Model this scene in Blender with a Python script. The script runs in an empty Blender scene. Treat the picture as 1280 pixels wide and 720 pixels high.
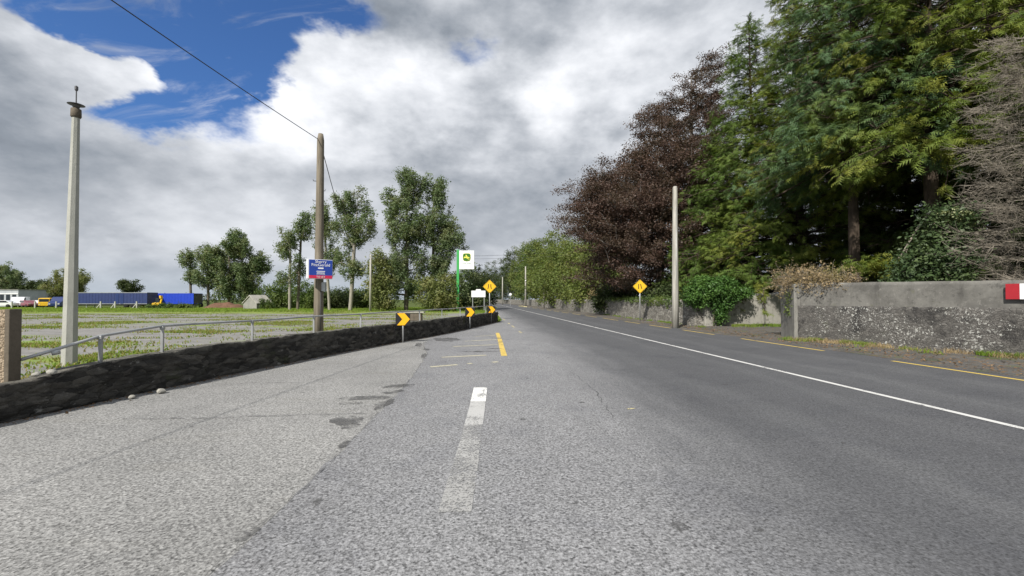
import bpy, math, random
import numpy as np
from mathutils import Vector, Matrix, noise as mnoise

R = math.radians
random.seed(7)
rng = np.random.default_rng(11)
scene = bpy.context.scene
col = scene.collection

# ------------------------------------------------------------------ node helpers
class NT:
    def __init__(self, nt):
        self.nt = nt; self.n = nt.nodes; self.l = nt.links
    def new(self, t, ins=None, **props):
        nd = self.n.new(t)
        for k, v in props.items(): setattr(nd, k, v)
        for k, v in (ins or {}).items():
            s = nd.inputs[k]
            if isinstance(v, bpy.types.NodeSocket): self.l.new(v, s)
            elif isinstance(v, (tuple, list)) and len(v) == 3 and s.type == 'RGBA': s.default_value = (*v, 1)
            else: s.default_value = v
        return nd
    def m(self, op, a, b=None, c=None, clamp=False):
        nd = self.new('ShaderNodeMath', operation=op, use_clamp=clamp)
        for i, v in enumerate((a, b, c)):
            if v is None: continue
            if isinstance(v, bpy.types.NodeSocket): self.l.new(v, nd.inputs[i])
            else: nd.inputs[i].default_value = v
        return nd.outputs[0]
    def mix(self, f, a, b, blend='MIX'):
        nd = self.new('ShaderNodeMix', data_type='RGBA', blend_type=blend)
        for i, v in ((0, f), (6, a), (7, b)):
            s = nd.inputs[i]
            if isinstance(v, bpy.types.NodeSocket): self.l.new(v, s)
            elif isinstance(v, (tuple, list)): s.default_value = (*v[:3], 1)
            else: s.default_value = v if i == 0 else (v, v, v, 1)
        return nd.outputs[2]
    def noise(self, vec, scale, detail=4, rough=.55, dist=0., out=0):
        return self.new('ShaderNodeTexNoise', {'Vector': vec, 'Scale': scale, 'Detail': detail, 'Roughness': rough, 'Distortion': dist}).outputs[out]
    def voro(self, vec, scale, feature='F1', out='Distance', rand=1.):
        return self.new('ShaderNodeTexVoronoi', {'Vector': vec, 'Scale': scale, 'Randomness': rand}, feature=feature).outputs[out]
    def step(self, x, a, b, lo=0., hi=1.):
        nd = self.new('ShaderNodeMapRange', {'Value': x, 'From Min': a, 'From Max': b, 'To Min': lo, 'To Max': hi}, interpolation_type='SMOOTHSTEP')
        return nd.outputs[0]
    def lin(self, x, a, b, lo=0., hi=1.):
        return self.new('ShaderNodeMapRange', {'Value': x, 'From Min': a, 'From Max': b, 'To Min': lo, 'To Max': hi}).outputs[0]
    def ramp(self, f, stops):
        nd = self.new('ShaderNodeValToRGB', {'Fac': f})
        e = nd.color_ramp.elements
        while len(e) < len(stops): e.new(.5)
        for el, (p, c) in zip(e, stops):
            el.position = p; el.color = (*c, 1) if len(c) == 3 else c
        return nd.outputs[0]
    def scalevec(self, vec, s):
        return self.new('ShaderNodeMapping', {'Vector': vec, 'Scale': s}).outputs[0]

def new_mat(name):
    m = bpy.data.materials.new(name); m.use_nodes = True
    m.node_tree.nodes.clear()
    return m, NT(m.node_tree)

def finish(n, base, rough=.8, bump=None, bstr=.3, bdist=.01, spec=.3, metal=0., alpha=None):
    p = n.new('ShaderNodeBsdfPrincipled', {'Base Color': base, 'Roughness': rough, 'Metallic': metal, 'Specular IOR Level': spec})
    if bump is not None:
        b = n.new('ShaderNodeBump', {'Strength': bstr, 'Distance': bdist, 'Height': bump})
        n.l.new(b.outputs[0], p.inputs['Normal'])
    if alpha is not None: n.l.new(alpha, p.inputs['Alpha'])
    o = n.new('ShaderNodeOutputMaterial')
    n.l.new(p.outputs[0], o.inputs[0])

def paint(name, c, rough=.45, var=.12, metal=0., dirt=None, scale=3.):
    m, n = new_mat(name)
    co = n.new('ShaderNodeTexCoord').outputs['Object']
    f = n.noise(co, scale, 6, .65)
    a = tuple(x * (1 - var) for x in c); b = tuple(min(1, x * (1 + var)) for x in c)
    colr = n.mix(n.step(f, .3, .7), a, b)
    if dirt: colr = n.mix(n.m('MULTIPLY', n.step(n.noise(co, scale * 4, 5, .7), .5, .75), dirt[1]), colr, dirt[0])
    finish(n, colr, rough, f, .08, .01, .4, metal)
    return m

# ------------------------------------------------------------------ mesh helpers
class MB:
    def __init__(self): self.v = []; self.f = []; self.mi = []; self.cur = 0
    def add(self, vs, fs):
        o = len(self.v); self.v += [tuple(x) for x in vs]
        self.f += [tuple(i + o for i in f) for f in fs]; self.mi += [self.cur] * len(fs)
    def box(self, c, s, rz=0., rx=0., ry=0.):
        M = Matrix.Translation(c) @ Matrix.Rotation(rz, 4, 'Z') @ Matrix.Rotation(rx, 4, 'X') @ Matrix.Rotation(ry, 4, 'Y')
        vs = [M @ Vector((x * s[0] / 2, y * s[1] / 2, z * s[2] / 2)) for x in (-1, 1) for y in (-1, 1) for z in (-1, 1)]
        self.add(vs, [(0, 1, 3, 2), (4, 6, 7, 5), (0, 4, 5, 1), (2, 3, 7, 6), (0, 2, 6, 4), (1, 5, 7, 3)])
    def tube(self, path, rad, sides=8, cap=True, roll=0.):
        path = [Vector(p) for p in path]
        if not isinstance(rad, (list, tuple)): rad = [rad] * len(path)
        vs = []; fs = []
        for i, p in enumerate(path):
            d = (path[min(i + 1, len(path) - 1)] - path[max(i - 1, 0)]).normalized()
            a = d.orthogonal().normalized() if abs(d.z) < .95 else Vector((1, 0, 0))
            a = (a - d * a.dot(d)).normalized(); b = d.cross(a)
            for k in range(sides):
                t = roll + 2 * math.pi * k / sides
                vs.append(p + (a * math.cos(t) + b * math.sin(t)) * rad[i])
        for i in range(len(path) - 1):
            for k in range(sides):
                k2 = (k + 1) % sides
                fs.append((i * sides + k, i * sides + k2, (i + 1) * sides + k2, (i + 1) * sides + k))
        if cap:
            fs.append(tuple(range(sides))[::-1]); fs.append(tuple((len(path) - 1) * sides + k for k in range(sides)))
        self.add(vs, fs)
    def prism(self, outline, depth, M):
        """outline in local XZ, extruded along local Y by depth"""
        n = len(outline)
        vs = [M @ Vector((x, -depth / 2, z)) for x, z in outline] + [M @ Vector((x, depth / 2, z)) for x, z in outline]
        fs = [tuple(range(n)), tuple(range(2 * n - 1, n - 1, -1))] + [(i, i + n, (i + 1) % n + n, (i + 1) % n) for i in range(n)]
        self.add(vs, fs)
    def build(self, name, mats, parent=None, smooth=False, bevel=0., loc=None):
        me = bpy.data.meshes.new(name); me.from_pydata(self.v, [], self.f)
        for m in (mats if isinstance(mats, (list, tuple)) else [mats]): me.materials.append(m)
        if any(self.mi): me.polygons.foreach_set('material_index', self.mi)
        if smooth: me.polygons.foreach_set('use_smooth', [True] * len(me.polygons))
        me.update()
        o = bpy.data.objects.new(name, me); col.objects.link(o)
        if parent: o.parent = parent
        if bevel:
            b = o.modifiers.new('b', 'BEVEL'); b.width = bevel; b.segments = 2; b.limit_method = 'ANGLE'
        if loc: o.location = loc
        return o

def np_mesh(name, V, F, mat, parent=None, smooth=False, tint=None, uv=None):
    V = np.ascontiguousarray(V, dtype=np.float32).reshape(-1, 3); F = np.ascontiguousarray(F, dtype=np.int32)
    k = F.shape[1]; me = bpy.data.meshes.new(name)
    me.vertices.add(len(V)); me.vertices.foreach_set('co', V.ravel())
    me.loops.add(F.size); me.loops.foreach_set('vertex_index', F.ravel())
    me.polygons.add(len(F)); me.polygons.foreach_set('loop_start', np.arange(0, F.size, k, dtype=np.int32))
    if smooth: me.polygons.foreach_set('use_smooth', np.ones(len(F), dtype=bool))
    if tint is not None:
        a = me.attributes.new('tint', 'FLOAT', 'FACE'); a.data.foreach_set('value', np.ascontiguousarray(tint, dtype=np.float32))
    if uv is not None:
        l = me.uv_layers.new(name='UVMap'); l.data.foreach_set('uv', np.ascontiguousarray(uv[F.ravel()], dtype=np.float32).ravel())
    me.materials.append(mat); me.update(calc_edges=True); me.validate()
    o = bpy.data.objects.new(name, me); col.objects.link(o)
    if parent: o.parent = parent
    return o

def tag(o, label=None, cat=None, group=None, kind=None):
    if label: o['label'] = label
    if cat: o['category'] = cat
    if group: o['group'] = group
    if kind: o['kind'] = kind
    return o
def thing(name, loc, label, cat, group=None, rz=0.):
    o = bpy.data.objects.new(name, None); col.objects.link(o)
    o.location = loc; o.rotation_euler = (0, 0, rz); o.empty_display_size = .2
    return tag(o, label, cat, group)
def copy_tree(o, parent=None):
    c = o.copy(); col.objects.link(c); c.parent = parent
    for ch in [x for x in bpy.data.objects if x.parent == o]: copy_tree(ch, c)
    return c
def text(name, s, size, mat, parent, loc, rot=(R(90), 0, 0), ext=.002, width=None):
    cu = bpy.data.curves.new(name, 'FONT'); cu.body = s; cu.size = size; cu.align_x = 'CENTER'; cu.align_y = 'CENTER'; cu.extrude = ext
    cu.materials.append(mat)
    o = bpy.data.objects.new(name, cu); col.objects.link(o); o.parent = parent; o.location = loc; o.rotation_euler = rot
    if width: o.scale = (width, 1, 1)
    dg = bpy.context.evaluated_depsgraph_get()
    me = bpy.data.meshes.new_from_object(o.evaluated_get(dg)); me.name = name
    q = bpy.data.objects.new(name, me); col.objects.link(q); q.parent = parent; q.location = loc; q.rotation_euler = rot; q.scale = o.scale
    bpy.data.objects.remove(o); q.name = name
    return q

SL = -.08                                     # the road runs slightly to the left of +Y
def bend(s): return .0015 * max(0, s - 140) ** 2
def rx(u, s): return u + SL * s - bend(s)

# ------------------------------------------------------------------ materials
def asphalt():
    m, n = new_mat('asphalt')
    uv = n.new('ShaderNodeTexCoord').outputs['UV']
    co = n.new('ShaderNodeTexCoord').outputs['Object']
    sp = n.new('ShaderNodeSeparateXYZ', {0: uv}); u, s = sp.outputs[0], sp.outputs[1]
    big = n.noise(co, .35, 5, .6); med = n.noise(n.scalevec(uv, (1.6, .25, 1)), 1., 5, .6)
    uw = n.m('ADD', u, n.m('MULTIPLY', n.m('SUBTRACT', med, .5), 1.6))
    # old pale chippings at the side, newer dark surface on the carriageway
    f = n.step(n.m('ADD', uw, n.lin(s, 0, 16, .9, -.5)), 1.4, 4.0)
    colr = n.mix(f, (.205, .207, .213), (.087, .089, .095))
    # strip by the mouth of the forecourt is a little darker again
    colr = n.mix(n.m('MULTIPLY', n.step(u, -.2, -1.6), n.step(s, 30, 5, .0, .22)), colr, (.11, .11, .115))
    # polished wheel tracks
    for c, w, a in ((4.1, .5, .22), (5.9, .4, .2), (7.9, .45, .24), (9.6, .4, .2)):
        g = n.step(n.m('ABSOLUTE', n.m('SUBTRACT', uw, c)), w, 0, 0, a)
        colr = n.mix(g, colr, (.145, .148, .152))
    colr = n.mix(n.step(n.noise(co, .9, 5, .65, .4), .5, .66, 0, .4), colr, n.mix(1., colr, (.70, .71, .75), 'MULTIPLY'))
    colr = n.mix(n.step(n.noise(n.scalevec(uv, (1.1, .35, 1)), .8, 5, .6), .56, .7, 0, .3), colr, n.mix(1., colr, (1.22, 1.22, 1.2), 'MULTIPLY'))
    colr = n.mix(n.step(big, .3, .7, 0, .4), colr, n.mix(1., colr, (.72, .72, .74), 'MULTIPLY'))
    # aggregate
    v = n.voro(co, 62.); vc = n.new('ShaderNodeSeparateColor', {0: n.voro(co, 62., out='Color')}).outputs[0]
    fine = n.noise(co, 45, 5, .75)
    sp1 = n.m('ADD', n.m('MULTIPLY', n.m('SUBTRACT', fine, .5), 4.2), n.m('MULTIPLY', n.m('SUBTRACT', vc, .5), .8))
    k = n.m('ADD', 1., n.m('MULTIPLY', sp1, n.lin(f, 0, 1, .95, .55)), clamp=False)
    k = n.m('MAXIMUM', k, .25)
    colr = n.mix(1., colr, n.new('ShaderNodeCombineColor', {0: k, 1: k, 2: k}).outputs[0], 'MULTIPLY')
    finish(n, colr, .82, n.m('ADD', v, fine), .45, .006, .25)
    return m

def chippings():
    m, n = new_mat('chippings')
    co = n.new('ShaderNodeTexCoord').outputs['Object']
    big = n.noise(co, .5, 6, .62); streak = n.noise(n.scalevec(co, (.5, 2.2, 1)), .9, 5, .6)
    colr = n.mix(n.step(big, .3, .7), (.188, .188, .185), (.243, .242, .237))
    colr = n.mix(n.step(streak, .55, .72, 0, .5), colr, (.2, .197, .185))
    colr = n.mix(n.step(n.noise(co, .22, 4, .6, .5), .56, .7, 0, .45), colr, (.19, .187, .18))
    fine = n.noise(co, 42, 5, .75); vc = n.new('ShaderNodeSeparateColor', {0: n.voro(co, 58., out='Color')}).outputs[0]
    k = n.m('MAXIMUM', n.m('ADD', 1., n.m('ADD', n.m('MULTIPLY', n.m('SUBTRACT', fine, .5), 3.8), n.m('MULTIPLY', n.m('SUBTRACT', vc, .5), .75))), .25)
    colr = n.mix(1., colr, n.new('ShaderNodeCombineColor', {0: k, 1: k, 2: k}).outputs[0], 'MULTIPLY')
    finish(n, colr, .88, n.m('ADD', fine, n.voro(co, 58.)), .45, .006, .2)
    return m

def gravel_yard():
    m, n = new_mat('gravel_yard')
    co = n.new('ShaderNodeTexCoord').outputs['Object']
    y = n.new('ShaderNodeSeparateXYZ', {0: co}).outputs[1]
    big = n.noise(n.scalevec(co, (.6, 1.4, 1)), .16, 6, .65, .4)
    fine = n.noise(co, 9, 6, .75)
    fine = n.m('ADD', n.m('MULTIPLY', fine, .5), n.m('MULTIPLY', n.noise(n.scalevec(co, (.5, 1.6, 1)), .9, 6, .7), .5))
    grav = n.mix(n.step(fine, .36, .64), (.14, .137, .132), (.25, .245, .235))
    grass = n.mix(n.step(n.noise(co, 1.3, 5, .7), .35, .65), (.19, .20, .05), (.15, .24, .035))
    f = n.m('ADD', n.step(big, .53, .62), n.step(n.m('ADD', y, n.m('MULTIPLY', big, 22)), 57, 64), clamp=True)
    f = n.m('MULTIPLY', f, n.step(n.noise(co, 5, 4, .7), .25, .5))
    f = n.m('MAXIMUM', f, n.step(n.m('ADD', y, n.m('MULTIPLY', big, 14)), 66, 70))
    finish(n, n.mix(f, grav, grass), .95, fine, .5, .03, .15)
    return m

def soil():
    m, n = new_mat('soil')
    co = n.new('ShaderNodeTexCoord').outputs['Object']
    f = n.noise(co, .8, 6, .7); g = n.noise(co, 14, 5, .75)
    c = n.mix(n.step(f, .35, .65), (.06, .075, .022), (.085, .12, .03))
    c = n.mix(n.step(g, .5, .7, 0, .5), c, (.05, .04, .025))
    finish(n, c, .95, g, .6, .04, .1)
    return m

def verge_dirt():
    m, n = new_mat('verge_dirt')
    co = n.new('ShaderNodeTexCoord').outputs['Object']
    f = n.noise(co, 1.2, 6, .7); g = n.noise(co, 22, 6, .8); l = n.voro(co, 16, out='Color')
    ls = n.new('ShaderNodeSeparateColor', {0: l})
    c = n.mix(n.step(f, .35, .65), (.07, .068, .064), (.12, .116, .11))
    c = n.mix(n.step(g, .45, .7), c, (.16, .152, .14))
    c = n.mix(n.step(ls.outputs[0], .84, .88, 0, .7), c, n.mix(ls.outputs[1], (.14, .075, .035), (.22, .15, .075)))
    c = n.mix(n.m('MULTIPLY', n.step(n.noise(co, .9, 5, .7, .3), .55, .65), .6), c, (.07, .10, .025))
    finish(n, c, .95, g, .8, .03, .1)
    return m

def marking(name, c, wear, scale=9.):
    m, n = new_mat(name)
    co = n.new('ShaderNodeTexCoord').outputs['Object']
    f = n.noise(co, scale, 6, .75); g = n.noise(co, 55, 3, .7); b = n.noise(co, 1.1, 3, .6)
    a = n.step(n.m('ADD', n.m('ADD', n.m('MULTIPLY', f, .55), n.m('MULTIPLY', g, .45)), n.m('MULTIPLY', n.m('SUBTRACT', b, .5), .5)), wear - .05, wear + .06)
    colr = n.mix(g, tuple(x * .82 for x in c), c)
    finish(n, colr, .7, None, alpha=a)
    return m

def tarmac_patch():
    m, n = new_mat('tar')
    co = n.new('ShaderNodeTexCoord').outputs['Object']
    g = n.noise(co, 50, 4, .75); b = n.noise(co, 4, 5, .7)
    c = n.mix(g, (.03, .03, .031), (.15, .15, .15))
    finish(n, c, .8, g, .4, .005, .3, alpha=n.m('MULTIPLY', n.step(n.m('ADD', b, n.m('MULTIPLY', n.m('SUBTRACT', g, .5), .5)), .36, .58), .7))
    return m

def dark_wall():
    m, n = new_mat('dark_wall')
    co = n.new('ShaderNodeTexCoord').outputs['Object']; uv = n.new('ShaderNodeTexCoord').outputs['UV']
    w = n.scalevec(n.mix(.10, uv, n.noise(co, 3.5, 4, .65, out=1), 'ADD'), (4.2, 11., 1))
    ed = n.voro(w, 1., 'DISTANCE_TO_EDGE'); cc = n.new('ShaderNodeSeparateColor', {0: n.voro(w, 1., out='Color')}).outputs[0]
    br = n.step(ed, .07, .01)
    big = n.noise(co, 1.1, 6, .7, .3); fine = n.noise(co, 16, 6, .75)
    c = n.mix(n.m('POWER', cc, 1.6), (.034, .033, .031), (.115, .108, .096))
    c = n.mix(n.step(big, .48, .68, 0, .6), c, (.11, .102, .088))
    c = n.mix(n.step(fine, .56, .72, 0, .5), c, (.11, .105, .095))
    c = n.mix(n.step(n.noise(co, .8, 4, .7, .5), .6, .72, 0, .5), c, (.06, .07, .03))
    c = n.mix(n.m('MULTIPLY', br, .12), c, (.012, .012, .012))
    stn = n.noise(n.scalevec(co, (3, 3, 13)), 1., 6, .72)
    c = n.mix(n.step(stn, .55, .72, 0, .7), c, (.12, .112, .098)); c = n.mix(n.step(stn, .42, .30, 0, .6), c, (.014, .014, .013))
    c = n.mix(n.step(n.noise(co, 5, 5, .7), .62, .72, 0, .6), c, (.34, .335, .31))
    zz = n.new('ShaderNodeSeparateXYZ', {0: uv}).outputs[1]
    c = n.mix(n.m('MULTIPLY', n.step(zz, .56, .70), n.step(n.noise(co, 4, 5, .7), .35, .6, .1, .7)), c, (.17, .165, .14))
    h = n.m('ADD', n.m('SUBTRACT', n.m('MULTIPLY', fine, 1.), n.m('MULTIPLY', br, .4)), n.m('MULTIPLY', stn, 1.6))
    finish(n, c, .9, h, .9, .03, .15)
    return m

def rubble(name, c1, c2, scale=5., mortar=(.24, .23, .21), lichen=0., dark=0., flat=1.8):
    m, n = new_mat(name)
    co = n.new('ShaderNodeTexCoord').outputs['Object']
    w = n.mix(.05, co, n.noise(co, 3, 3, .6, out=1), 'ADD')
    w = n.scalevec(w, (1, 1, flat))
    ed = n.voro(w, scale, 'DISTANCE_TO_EDGE'); cc = n.new('ShaderNodeSeparateColor', {0: n.voro(w, scale, out='Color')})
    fine = n.noise(co, 18, 6, .75); big = n.noise(co, .9, 5, .7, .3)
    c = n.mix(cc.outputs[0], c1, c2)
    c = n.mix(n.step(fine, .4, .75, 0, .6), c, tuple(x * .5 for x in c1))
    c = n.mix(n.step(ed, .07, .015), c, mortar)
    if dark: c = n.mix(n.step(big, .5, .62, 0, dark), c, (.022, .022, .023))
    c = n.mix(n.step(n.noise(co, 2.2, 5, .7), .58, .72, 0, .45), c, (.07, .075, .035))
    if lichen:
        lv = n.voro(n.mix(.25, co, n.noise(co, 9, 3, .6, out=1), 'ADD'), 8.); sel = n.noise(co, 1.1, 3, .6)
        rr = n.m('MULTIPLY', n.step(sel, .26, .58), .27)
        sp = n.m('LESS_THAN', lv, rr)
        lv2 = n.voro(n.mix(.2, co, n.noise(co, 14, 3, .6, out=1), 'ADD'), 19.); sp2 = n.m('LESS_THAN', lv2, n.m('MULTIPLY', rr, 1.0))
        c = n.mix(n.m('MULTIPLY', n.m('MAXIMUM', sp, sp2), n.lin(fine, .3, .6, lichen * .5, lichen)), c, (.47, .47, .44))
    h = n.m('ADD', n.m('MULTIPLY', n.step(ed, 0, .12), .4 if lichen else 1.), n.m('MULTIPLY', fine, 1.2 if lichen else .7))
    finish(n, c, .92, h, .9, .035, .15)
    return m

def render_coat(name, c1, c2, rough_scale=30, stain=.5, green=.2):
    m, n = new_mat(name)
    co = n.new('ShaderNodeTexCoord').outputs['Object']
    big = n.noise(co, .9, 6, .68, .3); st = n.noise(n.scalevec(co, (3, 3, .35)), 1.2, 5, .65); fine = n.noise(co, rough_scale, 5, .75)
    c = n.mix(n.step(big, .32, .68), c1, c2)
    c = n.mix(n.step(st, .5, .72, 0, stain), c, tuple(x * .4 for x in c1))
    c = n.mix(n.step(fine, .45, .75, 0, .4), c, tuple(x * .55 for x in c1))
    if stain == .35: c = n.mix(n.step(n.noise(co, 7, 6, .75), .54, .68, 0, .5), c, (.30, .29, .265)); c = n.mix(n.step(n.noise(co, 3.3, 6, .75, .4), .54, .66, 0, .6), c, (.055, .053, .05))
    c = n.mix(n.step(n.noise(co, 2.4, 5, .7), .58, .72, 0, green), c, (.10, .105, .05))
    finish(n, c, .9, fine, .5, .015, .2)
    return m

def pebbledash():
    m, n = new_mat('pebbledash')
    co = n.new('ShaderNodeTexCoord').outputs['Object']
    v = n.voro(co, 38); cc = n.voro(co, 38, out='Color')
    c = n.mix(n.new('ShaderNodeSeparateColor', {0: cc}).outputs[0], (.16, .12, .08), (.36, .29, .21))
    c = n.mix(n.step(n.noise(co, 2, 5, .7), .5, .7, 0, .5), c, (.08, .07, .05))
    finish(n, c, .9, n.m('SUBTRACT', 1., v), .9, .02, .2)
    return m

def timber(name, c1, c2):
    m, n = new_mat(name)
    co = n.new('ShaderNodeTexCoord').outputs['Object']
    g = n.noise(n.scalevec(co, (22, 22, .6)), 1., 6, .7); b = n.noise(n.scalevec(co, (3, 3, .5)), 1, 5, .6)
    c = n.mix(n.step(g, .3, .7), c1, c2)
    c = n.mix(n.step(b, .5, .7, 0, .5), c, tuple(x * .55 for x in c1))
    finish(n, c, .85, g, .5, .01, .2)
    return m

def bark(name, c1, c2):
    m, n = new_mat(name)
    co = n.new('ShaderNodeTexCoord').outputs['Object']
    g = n.noise(n.scalevec(co, (6, 6, 1.2)), 1.5, 6, .7)
    finish(n, n.mix(n.step(g, .3, .7), c1, c2), .9, g, .7, .03, .15)
    return m

def leaf(name, c1, c2, c3=None, trans=.3, rough=.55, spec=.25, nscale=.5):
    """c1 and c2 alternate leaf by leaf, c3 is the colour of whole sprays of newer or older growth"""
    m, n = new_mat(name)
    t = n.new('ShaderNodeAttribute', attribute_name='tint').outputs['Fac']
    co = n.new('ShaderNodeTexCoord').outputs['Object']
    c = n.mix(t, c1, c2)
    if c3: c = n.mix(n.step(n.noise(co, nscale, 4, .6), .45, .66), c, c3)
    p = n.new('ShaderNodeBsdfPrincipled', {'Base Color': c, 'Roughness': rough, 'Specular IOR Level': spec})
    tr = n.new('ShaderNodeBsdfTranslucent', {'Color': n.mix(1., c, (1.25, 1.25, .7), 'MULTIPLY')})
    mx = n.new('ShaderNodeMixShader', {0: trans, 1: p.outputs[0], 2: tr.outputs[0]})
    n.l.new(mx.outputs[0], n.new('ShaderNodeOutputMaterial').inputs[0])
    return m

M = dict(
    asphalt=asphalt(), chippings=chippings(), yard=gravel_yard(), soil=soil(), verge=verge_dirt(),
    white_line=marking('white_line', (.60, .60, .59), .40, 14), white_worn=marking('white_worn', (.44, .44, .435), .455, 34), white_worn_more=marking('white_worn_more', (.37, .37, .365), .475, 34), white_worn_most=marking('white_worn_most', (.34, .34, .335), .487, 34),
    white_fresh=marking('white_fresh', (.8, .8, .78), .40),
    yellow_line=marking('yellow_line', (.60, .44, .11), .40), yellow_worn=marking('yellow_worn', (.48, .45, .33), .425, 12), yellow_pale=marking('yellow_pale', (.62, .55, .30), .5, 5),
    tar=tarmac_patch(), dark_wall=dark_wall(),
    stone=rubble('stone', (.17, .16, .14), (.36, .345, .31), 3.6, (.13, .125, .11)),
    lichen_stone=rubble('lichen_stone', (.10, .096, .09), (.165, .157, .145), 9., (.105, .10, .093), lichen=.95, dark=.65),
    roughcast=render_coat('roughcast', (.10, .097, .09), (.185, .18, .165), 14, .35, .3),
    concrete=render_coat('concrete', (.29, .28, .25), (.38, .37, .33), 30, .35, .3),
    pier_render=render_coat('pier_render', (.17, .165, .15), (.24, .235, .215), 30, .5, .35), concrete_pole=render_coat('concrete_pole', (.34, .345, .31), (.42, .42, .38), 40, .25, .08),
    dash=pebbledash(), pier_edge=render_coat('pier_edge', (.10, .085, .065), (.16, .135, .105), 25, .5, .1),
    timber=timber('timber', (.115, .098, .072), (.235, .205, .16)), timber_grey=timber('timber_grey', (.25, .24, .21), (.46, .445, .40)),
    galv=paint('galvanised', (.42, .43, .43), .45, .15, .6, ((.18, .15, .12), .35)), steel=paint('dark_steel', (.10, .10, .105), .5, .2, .4),
    white=paint('white_paint', (.78, .79, .80), .4, .04), red=paint('red_paint', (.33, .018, .026), .4, .08), sign_red=paint('sign_red', (.55, .02, .07), .4, .06),
    blue=paint('sign_blue', (.018, .052, .30), .4, .06), yellow=paint('sign_yellow', (.72, .43, .02), .4, .06), black=paint('black_paint', (.015, .015, .016), .45, .1),
    amber=paint('chevron_yellow', (.78, .40, .01), .4, .06),
    green=paint('sign_green', (.05, .33, .085), .4, .06), logo_green=paint('logo_green', (.035, .14, .02), .4, .05), logo_yellow=paint('logo_yellow', (.80, .72, .10), .4, .05),
    trailer_dark=paint('trailer_dark', (.02, .033, .115), .5, .12), trailer_blue=paint('trailer_blue', (.012, .045, .42), .45, .1),
    pale_blue=paint('pale_blue', (.05, .09, .30), .5, .1),
    plant_yellow=paint('plant_yellow', (.70, .42, .02), .45, .15), rubber=paint('rubber', (.02, .02, .02), .85, .2), glass=paint('dark_glass', (.02, .025, .03), .12, .1),
    car_white=paint('car_white', (.72, .73, .75), .25, .03), car_red=paint('car_red', (.22, .08, .10), .3, .06), car_navy=paint('car_navy', (.02, .035, .12), .3, .06),
    lamp=paint('lamp_glass', (.6, .6, .58), .2, .03),
    shed_white=render_coat('shed_white', (.62, .63, .63), (.70, .71, .71), 20, .1, .02), shed_grey=render_coat('shed_grey', (.34, .36, .38), (.42, .44, .46), 20, .15, .02),
    roof_grey=render_coat('roof_grey', (.20, .20, .185), (.27, .265, .24), 12, .3, .3), brick=paint('brick_red', (.32, .13, .09), .85, .2, 0., None, 20),
    heap=render_coat('heap_soil', (.10, .055, .035), (.16, .09, .06), 8, .3, .2),
    beech_bark=bark('beech_bark', (.13, .12, .11), (.24, .225, .21)), bark_dark=bark('bark_dark', (.035, .027, .02), (.085, .065, .05)), bark_pale=bark('bark_pale', (.20, .185, .155), (.34, .32, .27)), bark_mid=bark('bark_mid', (.09, .078, .06), (.18, .155, .12)),
    dead=bark('dead_wood', (.17, .15, .122), (.33, .295, .245)),
    cable=paint('cable', (.03, .03, .032), .6, .1),
    leaf_poplar=leaf('leaf_poplar', (.07, .115, .045), (.165, .22, .105), (.20, .22, .11), .36),
    leaf_willow=leaf('leaf_willow', (.11, .135, .04), (.18, .21, .075), (.2, .2, .08), .35),
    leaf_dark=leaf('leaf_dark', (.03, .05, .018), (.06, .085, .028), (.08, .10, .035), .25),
    leaf_far=leaf('leaf_far', (.08, .12, .03), (.15, .19, .05), (.18, .20, .055), .36),
    leaf_hedge=leaf('leaf_hedge', (.045, .08, .02), (.09, .14, .035), (.12, .16, .04), .3),
    beech=leaf('leaf_beech', (.045, .028, .023), (.12, .075, .058), (.07, .052, .034), .25, .5),
    cypress=leaf('leaf_cypress', (.058, .096, .02), (.155, .205, .038), (.215, .23, .044), .28, .6, .2, .55),
    cypress_green=leaf('leaf_cypress_green', (.05, .095, .02), (.13, .20, .045), (.16, .215, .045), .28, .6, .2, .5),
    cypress_blue=leaf('leaf_cypress_blue', (.045, .09, .038), (.11, .18, .085), (.14, .195, .052), .25, .6, .2, .5),
    cypress_dark=leaf('leaf_cypress_dark', (.03, .05, .017), (.065, .095, .025), (.09, .11, .025), .22, .6, .2, .4),
    ivy=leaf('leaf_ivy', (.03, .075, .015), (.075, .16, .035), (.10, .19, .04), .25, .5, .3, 1.1),
    holly=leaf('leaf_holly', (.022, .045, .016), (.06, .095, .035), (.085, .12, .045), .15, .5, .3, .9),
    flower=leaf('flower', (.30, .34, .16), (.42, .45, .25), None, .3),
    grass=leaf('grass_blade', (.13, .20, .028), (.20, .30, .05), (.24, .29, .07), .45, .6, .2, .3),
    dry_grass=leaf('dry_grass', (.24, .18, .10), (.40, .31, .19), (.22, .19, .09), .3, .7, .1, .8),
    dry_weed=leaf('dry_weed', (.20, .18, .06), (.30, .27, .11), (.17, .2, .05), .35, .7, .1, .6),
    litter=leaf('litter', (.10, .055, .03), (.24, .16, .09), None, .1, .8, .1),
)

# ------------------------------------------------------------------ ground sheets
def strip(name, rows, mat, z, parent=None, kind='structure', uvf=None):
    """rows: list of lists of (x, y); grid mesh"""
    V = []; U = []
    nr, nc = len(rows), len(rows[0])
    for r in rows:
        for p in r: V.append((p[0], p[1], z)); U.append((p[2], p[3]) if len(p) > 2 else (p[0], p[1]))
    F = [(i * nc + j, i * nc + j + 1, (i + 1) * nc + j + 1, (i + 1) * nc + j) for i in range(nr - 1) for j in range(nc - 1)]
    o = np_mesh(name, V, F, mat, parent, uv=np.array(U))
    return tag(o, kind=kind)

tag(np_mesh('ground', [(-2500, -200, -.03), (2500, -200, -.03), (2500, 4000, -.03), (-2500, 4000, -.03)], [(0, 1, 2, 3)], M['soil']), kind='structure')

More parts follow.
